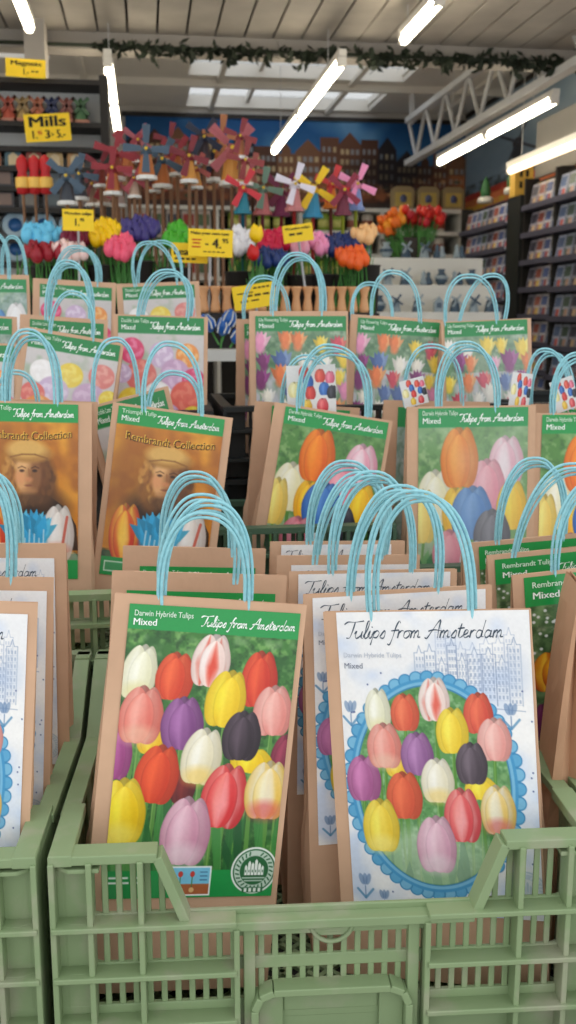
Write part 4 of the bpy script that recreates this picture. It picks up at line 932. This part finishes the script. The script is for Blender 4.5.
def tulip_mesh(c, stem=.2, s=1.0, hr=.017, hh=.042):
    m = MB(); seg = 12; prof = [(.15, 0), (.7, .12), (.98, .35), (1.0, .55), (.86, .8), (.62, .96)]
    vs = []
    for j, (r_, z) in enumerate(prof):
        for k in range(seg):
            a = 2*PI*k/seg; lob = 1+.07*math.cos(3*a)*(z); zz = z + (.12*math.cos(3*a) if j == 5 else 0)+(.05*math.cos(3*a) if j == 4 else 0)
            vs.append((r_*hr*lob*math.cos(a), r_*hr*lob*math.sin(a), zz*hh))
    n = len(prof); fs = [(i*seg+k, i*seg+(k+1) % seg, (i+1)*seg+(k+1) % seg, (i+1)*seg+k) for i in range(n-1) for k in range(seg)]+[tuple(range(seg))[::-1]]
    m.add(vs, fs, 0, True)
    m.lathe([(.1*hr, .1*hh), (.5*hr, .5*hh), (.3*hr, .98*hh)], 8, mi=0)
    m.tube([(0, 0, .002), (.002, 0, -stem*.5), (0, 0, -stem)], .0022, 6, 1)
    m.add([(0, 0, -stem*.95), (.012, .004, -stem*.6), (.022, .006, -stem*.2), (.006, .002, -stem*.55)], [(0, 1, 2, 3)], 1)
    m.add([(0, 0, -stem*.95), (-.012, .0, -stem*.65), (-.02, -.004, -stem*.3), (-.004, 0, -stem*.6)], [(0, 1, 2, 3)], 1)
    return m.mesh('wooden_tulip', [cmat(c, .4), M['leaf']])
def bucket(px, Y, z0, h, r, label):
    c = P(px, 300, Y); m = MB(); m.lathe([(r*.75, 0), (r, h), (r*1.05, h), (r*1.05, h+.004), (r*.92, h+.004), (r*.9, h-.02), (.001, h-.03)], 18)
    o = m.build('flower_bucket', M['pot']); o.location = (c.x, Y, z0); tag(o, label, 'bucket')
BN = [('light blue', 42, 234, 18, 10, 14, (104, 196, 232)), ('dark red', 42, 251, 18, 7, 9, (150, 24, 40)), ('burgundy', 76, 236, 13, 10, 14, (122, 22, 58)), ('white and pink', 70, 251, 16, 7, 9, (240, 210, 204)), ('bright yellow', 106, 233, 17, 11, 16, (250, 206, 10)), ('coral pink', 121, 247, 13, 10, 12, (236, 90, 120)),
      ('dark purple', 140, 229, 18, 10, 16, (62, 54, 120)), ('leaf green', 176, 236, 12, 12, 12, (70, 170, 40)), ('white', 241, 240, 10, 14, 9, (232, 232, 236)), ('crimson', 274, 241, 16, 10, 15, (206, 24, 70)), ('navy', 270, 257, 15, 7, 10, (30, 54, 110)),
      ('pale pink', 300, 244, 11, 8, 8, (244, 176, 200)), ('rose pink', 322, 243, 10, 8, 8, (240, 150, 190)), ('deep blue', 343, 244, 19, 9, 15, (24, 44, 100)), ('orange', 354, 257, 15, 8, 13, (232, 96, 30)), ('mixed pastel', 364, 234, 9, 7, 6, (240, 190, 130))]
r = random.Random(11)
for nm, px, py, rw, rh, n, c in BN:
    Y = 3.2 if py < 246 else 3.12
    zt = P(px, py, Y).z; st = .17; me = tulip_mesh(c, st)
    for k in range(n):
        a = k*2.4; q = math.sqrt((k+.5)/n); cx = px+math.cos(a)*q*rw; cy = py+8+math.sin(a)*q*rh*.8
        p = P(cx, cy, Y+math.sin(a)*q*-.03); o = bpy.data.objects.new('wooden_tulip', me); col.objects.link(o); o.location = p
        o.rotation_euler = (r.uniform(-.12, .12), (cx-px)/rw*.22, r.uniform(0, 3)); s = r.uniform(.95, 1.15); o.scale = (s, s, s)
        tag(o, 'painted %s wooden tulip in the %s bunch%s' % (nm, nm, '' if py < 246 else ' lower in front'), 'tulip', '%s wooden tulips' % nm)
    if py < 246: bucket(px, 3.2, TZ, zt-TZ-.10, .05, 'dark bucket holding the %s wooden tulips' % nm)
# big single tulips, blue and white ones
for (px, py, Y, c, s, st, lb) in [(256, 236, 3.08, (250, 206, 20), 1.25, .20, 'large single yellow tulip with broad green leaf'), (253, 254, 3.06, (206, 30, 30), 1.1, .15, 'single small red tulip below the large yellow tulip')]:
    o = bpy.data.objects.new('wooden_tulip', tulip_mesh(c, st)); col.objects.link(o); o.location = P(px, py+7, Y); o.scale = (s,)*3; tag(o, lb, 'tulip')
b = MB(); p = P(257, 300, 3.09); 
for dx, hh in ((-.012, .20), (.014, .23)): b.prism([(p.x+dx-.012, TZ), (p.x+dx-.022, TZ+hh*.6), (p.x+dx, TZ+hh+.05), (p.x+dx+.02, TZ+hh*.6), (p.x+dx+.012, TZ)], 3.09, 3.094)
tag(b.build('tulip_leaf', M['leaf']), 'broad pale green wooden leaf under the large yellow tulip', 'leaf')
for (px, py, rot, lb) in [(212, 322, -.5, 'leftmost blue and white striped tulip by the vases'), (222, 326, .12, 'middle blue and white striped tulip with upright head'), (233, 333, .6, 'rightmost blue and white striped tulip, leaning right'), (226, 318, .3, 'topmost blue and white striped tulip behind the others')]:
    root = empty('delft_tulip', P(px, py+10, 2.80), lb, 'tulip', 'blue and white tulips'); root.rotation_euler = (0, rot, 0)
    m = MB(); m.lathe([(.004, 0), (.017, .010), (.021, .026), (.015, .044), (.004, .054)], 12); m.build('bloom', cmat((30, 92, 170), .3), root)
    for a in (-.9, .2, 1.2): s = MB(); s.tube([(math.sin(a)*.018, -math.cos(a)*.018, .008), (math.sin(a+.2)*.0215, -math.cos(a+.2)*.0215, .027), (math.sin(a+.3)*.012, -math.cos(a+.3)*.012, .049)], .0022, 6); s.build('white_stripe', M['white'], root)
    z0 = P(px, py+10, 2.80).z; s = MB(); s.tube([(0, 0, .0), (0, 0, -min(.04, max(.01, z0-TZ-.002)))], .003, 6); s.build('stem', M['leaf'], root)
# ------------------------------------------------------------------ windmills on sticks
def mill(px, py, Y, sail, body, s=1.0, rot=0.4, stickc=None, label='', base=(226, 226, 222)):
    c = P(px, py, Y); root = empty('toy_windmill', (c.x, Y, c.z), label, 'windmill', 'toy windmills on sticks')
    m = MB(); m.lathe([(.030*s, -.085*s), (.028*s, -.075*s), (.018*s, -.018*s), (.019*s, -.014*s)], 8, (0, .02*s, 0), smooth=False); m.build('tower', cmat(body), root)
    m = MB(); m.lathe([(.020*s, -.016*s), (.017*s, .004*s), (.002*s, .016*s)], 8, (0, .02*s, 0)); m.build('cap', cmat(sail), root)
    m = MB(); m.lathe([(.036*s, -.098*s), (.036*s, -.085*s), (.028*s, -.083*s)], 8, (0, .02*s, 0), smooth=False); m.build('base', cmat(base), root)
    m = MB()
    for k in range(4):
        a = rot+k*PI/2; d = Vector((math.sin(a), 0, math.cos(a))); n = Vector((math.cos(a), 0, -math.sin(a))); y = Vector((0, -.012*s, 0))
        m.bar(y, y+d*.075*s, .004*s, .003*s)
        p0 = d*.018*s; p1 = d*.078*s; w0 = n*.009*s; w1 = n*.014*s; t = Vector((0, .002, 0))
        q = [p0-w0, p0+w0, p1+w1, p1-w1]; m.add([v+y for v in q]+[v+y+t for v in q], [(0, 1, 2, 3), (7, 6, 5, 4), (0, 4, 5, 1), (1, 5, 6, 2), (2, 6, 7, 3), (3, 7, 4, 0)])
    sl_ = m.build('sails', cmat(sail), root)
    m = MB(); m.lathe([(.006*s, 0), (.006*s, .004), (.003*s, .006)], 8); h_ = m.build('hub', cmat((226, 190, 60)), sl_); h_.rotation_euler = (PI/2, 0, 0); h_.location = (0, -.014*s, 0)
    m = MB(); m.tube([(0, .02*s, -.09*s), (0, .02*s, TZ-c.z)], .006, 8); m.build('stick', cmat(stickc) if stickc else M['stick'], root)
RED, SLATE, DB, PINK, MAR = (176, 52, 62), (84, 108, 128), (44, 50, 74), (206, 110, 116), (120, 30, 48)
OR, CR, YO = (206, 120, 60), (220, 178, 130), (230, 160, 70)
ML = [(66, 176, SLATE, (66, 72, 82), 1.0, .7, 'slate-blue'), (79, 174, SLATE, (70, 74, 86), .95, .2, 'dusky blue second'), (103, 182, RED, (190, 150, 130), .9, .4, 'dusky red lower left'), (112, 168, RED, OR, .95, .1, 'red lower'), (118, 184, PINK, (196, 170, 160), .85, .6, 'pinkish small'), (92, 184, (150, 84, 84), (170, 140, 120), .85, .5, 'brown-red small'),
      (115, 152, RED, (170, 80, 60), 1.0, .3, 'red upper left'), (128, 148, (170, 60, 70), OR, .95, .8, 'red second in upper row'), (146, 149, SLATE, OR, 1.05, .03, 'grey-blue with orange tower'), (162, 159, (70, 96, 116), OR, 1.05, .5, 'blue with tilted sails'), (177, 152, RED, OR, .9, .6, 'red with orange tower'), (189, 156, (150, 50, 60), YO, .95, .3, 'dark red near the middle'),
      (204, 137, DB, (60, 50, 60), 1.0, .6, 'navy topmost'), (214, 152, DB, (120, 74, 50), 1.15, .35, 'navy with brown tower'), (232, 148, PINK, YO, 1.35, .75, 'large pink with yellow tower'), (222, 136, (214, 140, 90), OR, 1.0, .1, 'orange-pink uppermost'), (245, 160, (170, 70, 70), CR, .9, .2, 'dusty red right of the large one')]
ML += [(100, 165, (150, 44, 56), (150, 70, 60), .8, .5, 'deep red behind the left group'), (122, 170, (180, 64, 70), CR, .75, .2, 'small red above the purple tulips'), (134, 178, (190, 80, 90), (200, 170, 150), .7, .6, 'small rose one low in the middle'), (154, 172, (120, 60, 60), OR, .75, .4, 'small brown one low in the middle'),
       (170, 140, (150, 50, 60), OR, .85, .2, 'wine red high in the middle'), (196, 168, (190, 90, 80), YO, .75, .5, 'small brick red low near the sign'), (138, 140, (190, 100, 110), (150, 80, 60), .85, .6, 'rose high on the left'), (240, 136, (160, 60, 66), (190, 120, 80), .8, .3, 'wine red at the upper right end')]
for i, (px, py, sc, bc, s, ro, nm) in enumerate(ML):
    s *= .88; sc = tuple(int(q*.86) for q in sc); bc = tuple(int(q*.9) for q in bc)
    mill(px, py, 3.34+.05*(i*3 % 8), sc, bc, s, ro, None, 'toy windmill on a stick, %s, upper left cluster' % nm)
ML2 = [(243, 188, (200, 50, 60), (30, 120, 140), .8, .5, (24, 90, 110), 'teal tower and red sails'), (263, 188, (110, 140, 120), (190, 110, 110), .85, .2, (110, 40, 60), 'grey-green sails'), (282, 190, (120, 40, 70), (130, 50, 90), .85, .7, (140, 30, 50), 'maroon sails'), (295, 184, (226, 220, 230), (190, 120, 120), .85, .3, (150, 40, 40), 'white sails'), (314, 188, (246, 206, 30), (60, 150, 190), .95, .55, (170, 50, 50), 'yellow sails and blue base'),
       (332, 184, (206, 60, 60), (226, 130, 40), .8, .35, (110, 60, 50), 'red sails and orange tower'), (344, 190, (140, 40, 60), (110, 40, 60), .8, .7, (150, 160, 50), 'dark maroon tower'), (357, 184, (240, 150, 190), (120, 140, 190), .85, .4, (150, 160, 50), 'pink sails'), (253, 170, (170, 90, 80), (150, 90, 70), .7, .2, (90, 60, 50), 'brown small tower')]
for i, (px, py, sc, bc, s, ro, stc, nm) in enumerate(ML2):
    mill(px, py, 3.30+.07*(i % 3), sc, bc, s, ro, stc, 'painted toy windmill with %s in the row above the tulips' % nm, bc)
# red clog-shaped hangers at the left
for i, px in enumerate((22, 34, 45)):
    c = P(px, 166, 3.5); root = empty('painted_doll', (c.x, 3.5, c.z), ['leftmost', 'middle', 'rightmost'][i]+' of three red wooden dolls with yellow bands on sticks', 'doll', 'red wooden dolls')
    m = MB(); m.lathe([(.006, -.09), (.02, -.085), (.022, -.05), (.014, -.02), (.02, 0), (.018, .02), (.004, .035)], 12); m.build('body', cmat((186, 30, 36)), root)
    m = MB(); m.lathe([(.0225, -.07), (.0235, -.066), (.0235, -.04), (.021, -.036)], 12); m.build('band', cmat((236, 190, 90)), root)
    m = MB(); m.tube([(0, 0, -.085), (0, 0, TZ-c.z)], .005, 6); m.build('stick', M['stick'], root)
# ------------------------------------------------------------------ left cabinet
cx0 = P(-70, 80, 4.5).x; cx1 = P(104, 80, 4.5).x; CY0, CY1 = 4.48, 4.66
root = empty('display_cabinet', (0, 0, 0), 'tall dark display cabinet of magnets and mills at the left', 'cabinet')
lv = [P(50, y, CY0).z for y in (79, 122, 147, 167, 187, 208, 238, 262)]
m = MB(); m.box(cx1-.02, cx1+.015, CY0-.01, CY1, 0, lv[0]+.02); m.box(cx0, cx0+.02, CY0, CY1, 0, lv[0]+.02); m.build('side_post', M['dark'], root)
m = MB(); m.box(cx0, cx1, CY1-.02, CY1, 0, lv[0]); m.build('back_panel', M['white'], root)
for i, z in enumerate(lv): m = MB(); m.box(cx0+.02, cx1-.02, CY0-.01, CY1-.02, z-.02, z); m.build('shelf', M['dark'], root)
m = MB(); m.box(cx0, cx1, CY0, CY1, 0, lv[-1]-.4); m.build('plinth', M['dark'], root)
def proto(m, name, mats): return m.mesh(name, mats)
def place(me, name, loc, lb, cat, grp, rz=0, s=1): o = bpy.data.objects.new(name, me); col.objects.link(o); o.location = loc; o.rotation_euler = (0, 0, rz); o.scale = (s,)*3; tag(o, lb, cat, grp); return o
cols = [(206, 176, 80), (60, 70, 110), (150, 90, 80), (90, 130, 90), (190, 90, 70), (170, 80, 70), (200, 120, 90), (190, 80, 60), (160, 100, 90), (206, 180, 90), (60, 80, 120), (180, 150, 100)]
x = cx0+.06; i = 0
while x < cx1-.05:
    c = cols[i*7 % 12]; m = MB(); m.lathe([(.028, 0), (.03, .02), (.02, .085), (.022, .09), (.002, .115)], 8, smooth=False, mi=0); m.box(-.035, .035, -.03, .03, 0, .022, 1)
    for k in range(4):
        a = .78+k*PI/2; m.bar((0, -.028, .075), (math.sin(a)*.048, -.028, .075+math.cos(a)*.048), .004, .014, 2)
    place(proto(m, 'miniature_mill', [cmat(c), cmat((190, 130, 110)), cmat(tuple(int(q*.8) for q in c))]), 'miniature_mill', (x, CY0+.08, lv[1]), 'miniature windmill figure on the top shelf of the left cabinet', 'figurine', 'miniature mills on the top cabinet shelf'); x += .058+.004*(i % 2); i += 1
x = cx0+.06; i = 0
while x < cx1-.06:
    c = [(186, 140, 90), (120, 130, 100), (170, 110, 80), (80, 110, 120), (150, 70, 60), (190, 160, 110)][i % 6]; m = MB()
    m.prism([(-.034, 0), (.034, 0), (.034, .045)]+[(.034*math.cos(t), .045+.03*math.sin(t)) for t in [j*PI/8 for j in range(1, 8)]]+[(-.034, .045)], -.006, .006, 0)
    m.prism([(-.02, .008), (.02, .008), (.02, .045), (0, .06), (-.02, .045)], -.009, -.006, 1)
    place(proto(m, 'arched_magnet', [cmat(c), cmat((210, 190, 150))]), 'arched_magnet', (x, CY0+.03, lv[3]), 'arched souvenir magnet on the second cabinet row', 'magnet', 'arched magnets in the cabinet'); x += .085; i += 1
for j, (sh, nm) in enumerate(((4, 'third'), (5, 'fourth'))):
    x = cx0+.07; i = 0
    while x < cx1-.06:
        m = MB(); m.box(-.04, .04, -.006, .006, 0, .07, 0); m.box(-.03, .03, -.009, -.006, .012, .06, 1); m.tube([(0, 0, .07), (0, 0, .078)], .004, 6, 0)
        place(proto(m, 'magnet_pack', [cmat((70, 70, 74)), cmat([(120, 116, 110), (90, 100, 104), (130, 110, 100)][i % 3])]), 'magnet_pack', (x, CY0+.03, lv[sh]), 'grey packaged souvenir magnet on the %s cabinet row' % nm, 'magnet', 'packaged magnets, %s row' % nm); x += .1; i += 1
for sh in (6, 7):
    x = cx0+.07
    while x < cx1-.06:
        m = MB(); m.lathe([(.02, 0), (.05, .006), (.055, .012), (.05, .012), (.02, .007)], 20); m.lathe([(.012, .008), (.03, .0085), (.03, .0095)], 12, mi=1)
        o = place(proto(m, 'blue_plate', [cmat((150, 176, 190), .25), cmat((50, 96, 150), .25)]), 'blue_plate', (x, CY0+.06, lv[sh]+.055), 'small blue and white plate on the %s cabinet row' % ('lowest' if sh == 7 else 'second lowest'), 'plate', 'small plates in the cabinet'); o.rotation_euler = (PI/2-.15, 0, 0); x += .118
# ------------------------------------------------------------------ back shelving
bx0 = P(130, 230, 8.4).x; bx1 = P(466, 230, 8.4).x; Y0, Y1 = 8.45, 8.95
root = empty('wall_shelving', (0, 0, 0), 'long white shelving under the canal mural on the back wall', 'shelf')
sl = [P(300, y, Y0).z for y in (207, 230, 253, 277)]
m = MB(); m.box(bx0, bx1, Y1-.02, Y1, 0, sl[0]); m.build('back_panel', M['dark'], root)
for z in sl: m = MB(); m.box(bx0, bx1, Y0, Y1-.02, z-.03, z); m.build('shelf', M['white'], root)
for k in range(5): x = bx0+(bx1-bx0-.03)*k/4; m = MB(); m.box(x, x+.03, Y0+.01, Y1-.02, 0, sl[0]-.03); m.build('upright', M['white'], root)
can = MB(); can.lathe([(.05, 0), (.05, .13), (.04, .14)], 12, mi=0); can.lathe([(.0505, .03), (.0505, .09)], 12, mi=1)
canm = {}
for j, z in enumerate(sl[1:]):
    x = bx0+.1; i = 0
    while x < bx1-.08:
        if not any(abs(x-(bx0+.015+(bx1-bx0-.03)*k/4)) < .07 for k in range(5)):
            f = (x-bx0)/(bx1-bx0)
            if .3 < f < .62: key = ((150, 180, 70), (206, 206, 120)); nm = 'green and yellow tin'; cat = 'tin'
            elif f >= .62: key = ((206, 200, 190), (150, 90, 70)); nm = 'white jar with brown label'; cat = 'jar'
            else: key = ((200, 190, 184), [(160, 60, 50), (90, 110, 80), (60, 70, 90)][i % 3]); nm = 'pale box with coloured label'; cat = 'box'
            if (key, cat) not in canm:
                if cat == 'box': mm = MB(); mm.box(-.055, .055, -.04, .04, 0, .15, 0); mm.box(-.045, .045, -.042, -.04, .03, .12, 1)
                else: mm = can
                canm[(key, cat)] = mm.mesh(nm.split()[-3] if False else cat, [cmat(key[0]), cmat(key[1])])
            place(canm[(key, cat)], {'tin': 'tin_can', 'jar': 'glass_jar', 'box': 'product_box'}[cat], (x, Y0+.1, z), '%s on the %s back wall shelf' % (nm, ('upper', 'middle', 'lower')[j]), cat, '%ss on the %s back shelf' % (nm, ('upper', 'middle', 'lower')[j]))
        x += .125; i += 1
for i, px in enumerate((402, 427, 452)):
    c = P(px, 207, Y0+.12); m = MB(); m.prism([(-.09, 0), (.09, 0), (.095, .16), (.06, .19), (-.06, .19), (-.095, .16)], -.04, .04, 0); m.box(-.07, .07, -.043, -.04, .03, .14, 1); m.lathe([(.03, .06), (.035, .10), (.01, .13)], 8, (0, -.03, 0), 2)
    place(m.mesh('gift_box', [cmat((160, 140, 100)), cmat((196, 170, 90)), cmat((90, 96, 130))]), 'gift_box', (c.x, Y0+.12, sl[0]), ['leftmost', 'middle', 'rightmost'][i]+' yellowish gift box under the mural on the top shelf', 'box', 'gift boxes on the top back shelf')
# ------------------------------------------------------------------ ceramics on stepped white shelf
ca = P(368, 260, 4.9).x; cb = P(496, 260, 4.9).x
root = empty('stepped_shelf', (0, 0, 0), 'white stepped shelf of blue and white ceramics, middle right', 'shelf')
st = [P(430, 258, 5.1).z, P(430, 285, 4.95).z, P(430, 312, 4.8).z]
for i, z in enumerate(st):
    y = (5.1, 4.95, 4.8)[i]; m = MB(); m.box(ca, cb, y, y+.15, 0, z); m.build('step', M['white'], root)
r = random.Random(5)
for i, z in enumerate(st):
    y = (5.1, 4.95, 4.8)[i]+.06; x = ca+.05; k = 0
    while x < cb-.03:
        kind = r.choice('vmhc'); m = MB(); bl = cmat((62, 84, 104), .3); wt = cmat((140, 156, 166), .3)
        if kind == 'v': m.lathe([(.015, 0), (.03, .02), (.034, .04), (.014, .065), (.02, .08)], 12); m.lathe([(.0345, .03), (.035, .04), (.031, .048)], 12, mi=1)
        elif kind == 'm':
            m.lathe([(.028, 0), (.018, .05), (.004, .07)], 8, smooth=False)
            for q in range(4): a = .6+q*PI/2; m.bar((0, -.025, .055), (math.sin(a)*.035, -.025, .055+math.cos(a)*.035), .004, .01, 1)
        elif kind == 'h': m.prism([(-.022, 0), (.022, 0), (.022, .05), (.010, .065), (0, .075), (-.010, .065), (-.022, .05)], -.015, .015, 0); m.box(-.012, .012, -.017, -.015, .02, .045, 1)
        else:
            m.lathe([(.012, 0), (.022, .008), (.02, .02), (.010, .045), (.012, .06), (.002, .074)], 10, (-.012, 0, 0)); m.lathe([(.012, 0), (.022, .008), (.02, .02), (.010, .042), (.012, .056), (.002, .068)], 10, (.014, 0, 0), 1)
        nm = {'v': ('ceramic_vase', 'vase'), 'm': ('ceramic_mill', 'figurine'), 'h': ('ceramic_house', 'figurine'), 'c': ('ceramic_couple', 'figurine')}[kind]
        place(m.mesh(nm[0], [wt, bl] if k % 2 else [bl, wt]), nm[0], (x, y, z), 'small blue and white %s on the %s step of the white shelf' % (nm[0].replace('_', ' '), ('top', 'middle', 'lowest')[i]), nm[1], '%ss, %s step' % (nm[0].replace('_', ' '), ('top', 'middle', 'lowest')[i])); x += r.uniform(.075, .11); k += 1
# big orange-red tulip arrangement
c = P(413, 262, 5.3); m = MB(); m.lathe([(.10, 0), (.15, .2), (.14, .2), (.12, .12)], 16); o = m.build('flower_tub', M['pot']); zt = P(413, 244, 5.35).z; o.location = (c.x, 5.42, zt-.17); tag(o, 'dark tub holding the wide orange and red tulip arrangement', 'bucket')
m = MB(); m.box(c.x-.2, c.x+.2, 5.27, 5.57, 0, zt-.17); tag(m.build('pedestal', M['white']), 'white pedestal under the orange and red tulip arrangement', 'stand')
ms = [tulip_mesh(cc, .16, hr=.02, hh=.05) for cc in ((226, 110, 30), (200, 40, 30), (170, 24, 40), (236, 150, 40))]; ns = ['orange', 'red', 'dark red', 'amber']
for k in range(60):
    f = k/60.; px = 384+f*58+r.uniform(-3, 3); j = 0 if f < .3 and k % 3 else (3 if f < .35 else (1 if k % 2 else 2)); py = 224-6*math.sin(f*PI)+r.uniform(-6, 9)+(6 if f < .15 else 0)
    p = P(px, py, 5.35+r.uniform(-.08, .08)); o = bpy.data.objects.new('wooden_tulip', ms[j]); col.objects.link(o); o.location = p; o.rotation_euler = (r.uniform(-.1, .1), (f-.5)*1.0, 0); tag(o, ns[j]+' tulip of the wide arrangement above the ceramics', 'tulip', ns[j]+' tulips in the wide arrangement')
# ------------------------------------------------------------------ postcard racks along the right aisle
def rack(x, ya, yb, rows, ztop, label, grp, cw=.105, chh=.15):
    root = empty('postcard_rack', (x, (ya+yb)/2, 0), label, 'rack'); L = (yb-ya)/2
    m = MB(); m.box(.06, .08, -L, L, 0, ztop); m.build('back_panel', M['dark'], root)
    for s in (-1, 1): m = MB(); m.box(-.01, .08, s*L-.012, s*L+.012, 0, ztop+.02); m.build('post', M['dark'], root)
    zs = [ztop-.17-i*.168 for i in range(rows)]
    for z in zs: m = MB(); m.box(-.03, .06, -L+.012, L-.012, z-.012, z); m.box(-.035, -.030, -L+.012, L-.012, z-.012, z+.02); m.build('shelf', M['rackm'], root)
    for i, z in enumerate(zs):
        y = -L+.08; k = 0
        while y < L-.05:
            me = POST[(i*5+k*3) % len(POST)]; o = bpy.data.objects.new('postcard', me); col.objects.link(o); o.location = (x-.005, (ya+yb)/2+y, z); o.rotation_euler = (0, R(10), 0)
            tag(o, 'small printed postcard on row %s of %s' % (('one', 'two', 'three', 'four', 'five', 'six', 'seven', 'eight', 'nine')[i], grp), 'postcard', 'postcards on %s row %d' % (grp, i+1)); y += cw+.012; k += 1
    return zs
POST = []
for c1, c2, c3 in (((176, 184, 206), (90, 110, 150), (200, 90, 80)), ((196, 190, 200), (150, 80, 70), (220, 190, 90)), ((160, 170, 190), (70, 90, 80), (190, 150, 130)), ((206, 206, 214), (80, 100, 160), (160, 60, 60)), ((150, 150, 170), (60, 60, 80), (210, 180, 140))):
    m = MB(); m.box(0, .004, -.05, .05, 0, .145, 0); m.box(-.001, 0, -.04, .04, .075, .13, 1); m.box(-.001, 0, -.035, .005, .02, .06, 2); m.box(-.001, 0, .012, .038, .02, .06, 1)
    POST.append(m.mesh('postcard', [cmat(c1, .35), cmat(c2, .35), cmat(c3, .35)]))
KX = 2.42
def Yat(px): 
    # depth at which a point of the plane x = KX shows at image column px (near eye height)
    d = P(px, 250, 1); return KX/d.x
y1, y2, y3, y4, y5 = Yat(462), Yat(509), Yat(524), Yat(558), Yat(620)
rack(KX, y2, y1, 9, P(505, 196, y2).z, 'far postcard rack left of the thick black post', 'the far rack')
rack(KX, y4, y3, 9, P(524, 182, y3).z, 'nearer tall postcard rack right of the black post', 'the near rack')
rack(KX-.05, y5, y4-.06, 7, P(560, 172, y4).z, 'dark postcard rack at the right picture edge', 'the edge rack')
m = MB(); m.box(KX-.03, KX+.05, y3+.02, y2-.02, 0, P(515, 194, y3).z); tag(m.build('display_post', M['black']), 'thick black post between the two postcard racks', 'post')
# grey header boards with small yellow signs on the near racks
m = MB(); zt = P(524, 182, y3).z; m.box(KX+.05, KX+.07, y5, y3, zt+.02, zt+.36); tag(m.build('header_board', M['header']), 'grey header board above the near postcard racks', 'board')
for px, lb in ((534, 'yellow sign on the header board left'), (553, 'yellow sign on the header board right')):
    yy = Yat(px); root = empty('price_sign', (KX+.045, yy, P(px, 188, yy).z-.02), lb+', above the near postcards', 'sign'); m = MB(); m.box(0, .004, -.09, .09, -.06, .06, 0)
    for q in range(3): m.box(-.001, 0, -.07, .07, .03-q*.03, .04-q*.03, 1)
    m.build('sign_card', [M['yellow'], M['ink']], root)
# things standing on top of the far rack
zt = P(505, 196, y2).z+.02
for px, lb in ((481, 'green cone figure with white base on the far rack, left'), (507, 'green cone figure with white base on the far rack, right')):
    yy = Yat(px); root = empty('cone_figure', (KX+.02, yy, zt), lb, 'figurine'); m = MB(); m.lathe([(.055, 0), (.055, .03), (.04, .04)], 14); m.build('base', M['white'], root)
    m = MB(); m.lathe([(.035, .035), (.038, .08), (.02, .15), (.004, .18)], 14); m.build('cone', cmat((50, 100, 60)), root)
yy = y2-.12; m = MB(); m.prism([(-.06, 0), (.06, 0), (.06, .2), (0, .25), (-.06, .2)], -.05, .05, 0)
for a in (-.03, .01):
    for bz in (.05, .12): m.box(a, a+.02, -.052, -.05, bz, bz+.04, 1)
o = m.build('yellow_house', [cmat((222, 180, 80)), M['dark']]); o.location = (KX+.02, yy+.0, P(515, 194, y3).z); tag(o, 'yellow house-shaped box on top of the black post', 'box')
# ------------------------------------------------------------------ daylight
w = bpy.data.worlds.new('overcast sky'); scene.world = w; w.use_nodes = True
bg = w.node_tree.nodes['Background']; bg.inputs['Color'].default_value = (.96, .98, 1.0, 1); bg.inputs['Strength'].default_value = 1.35
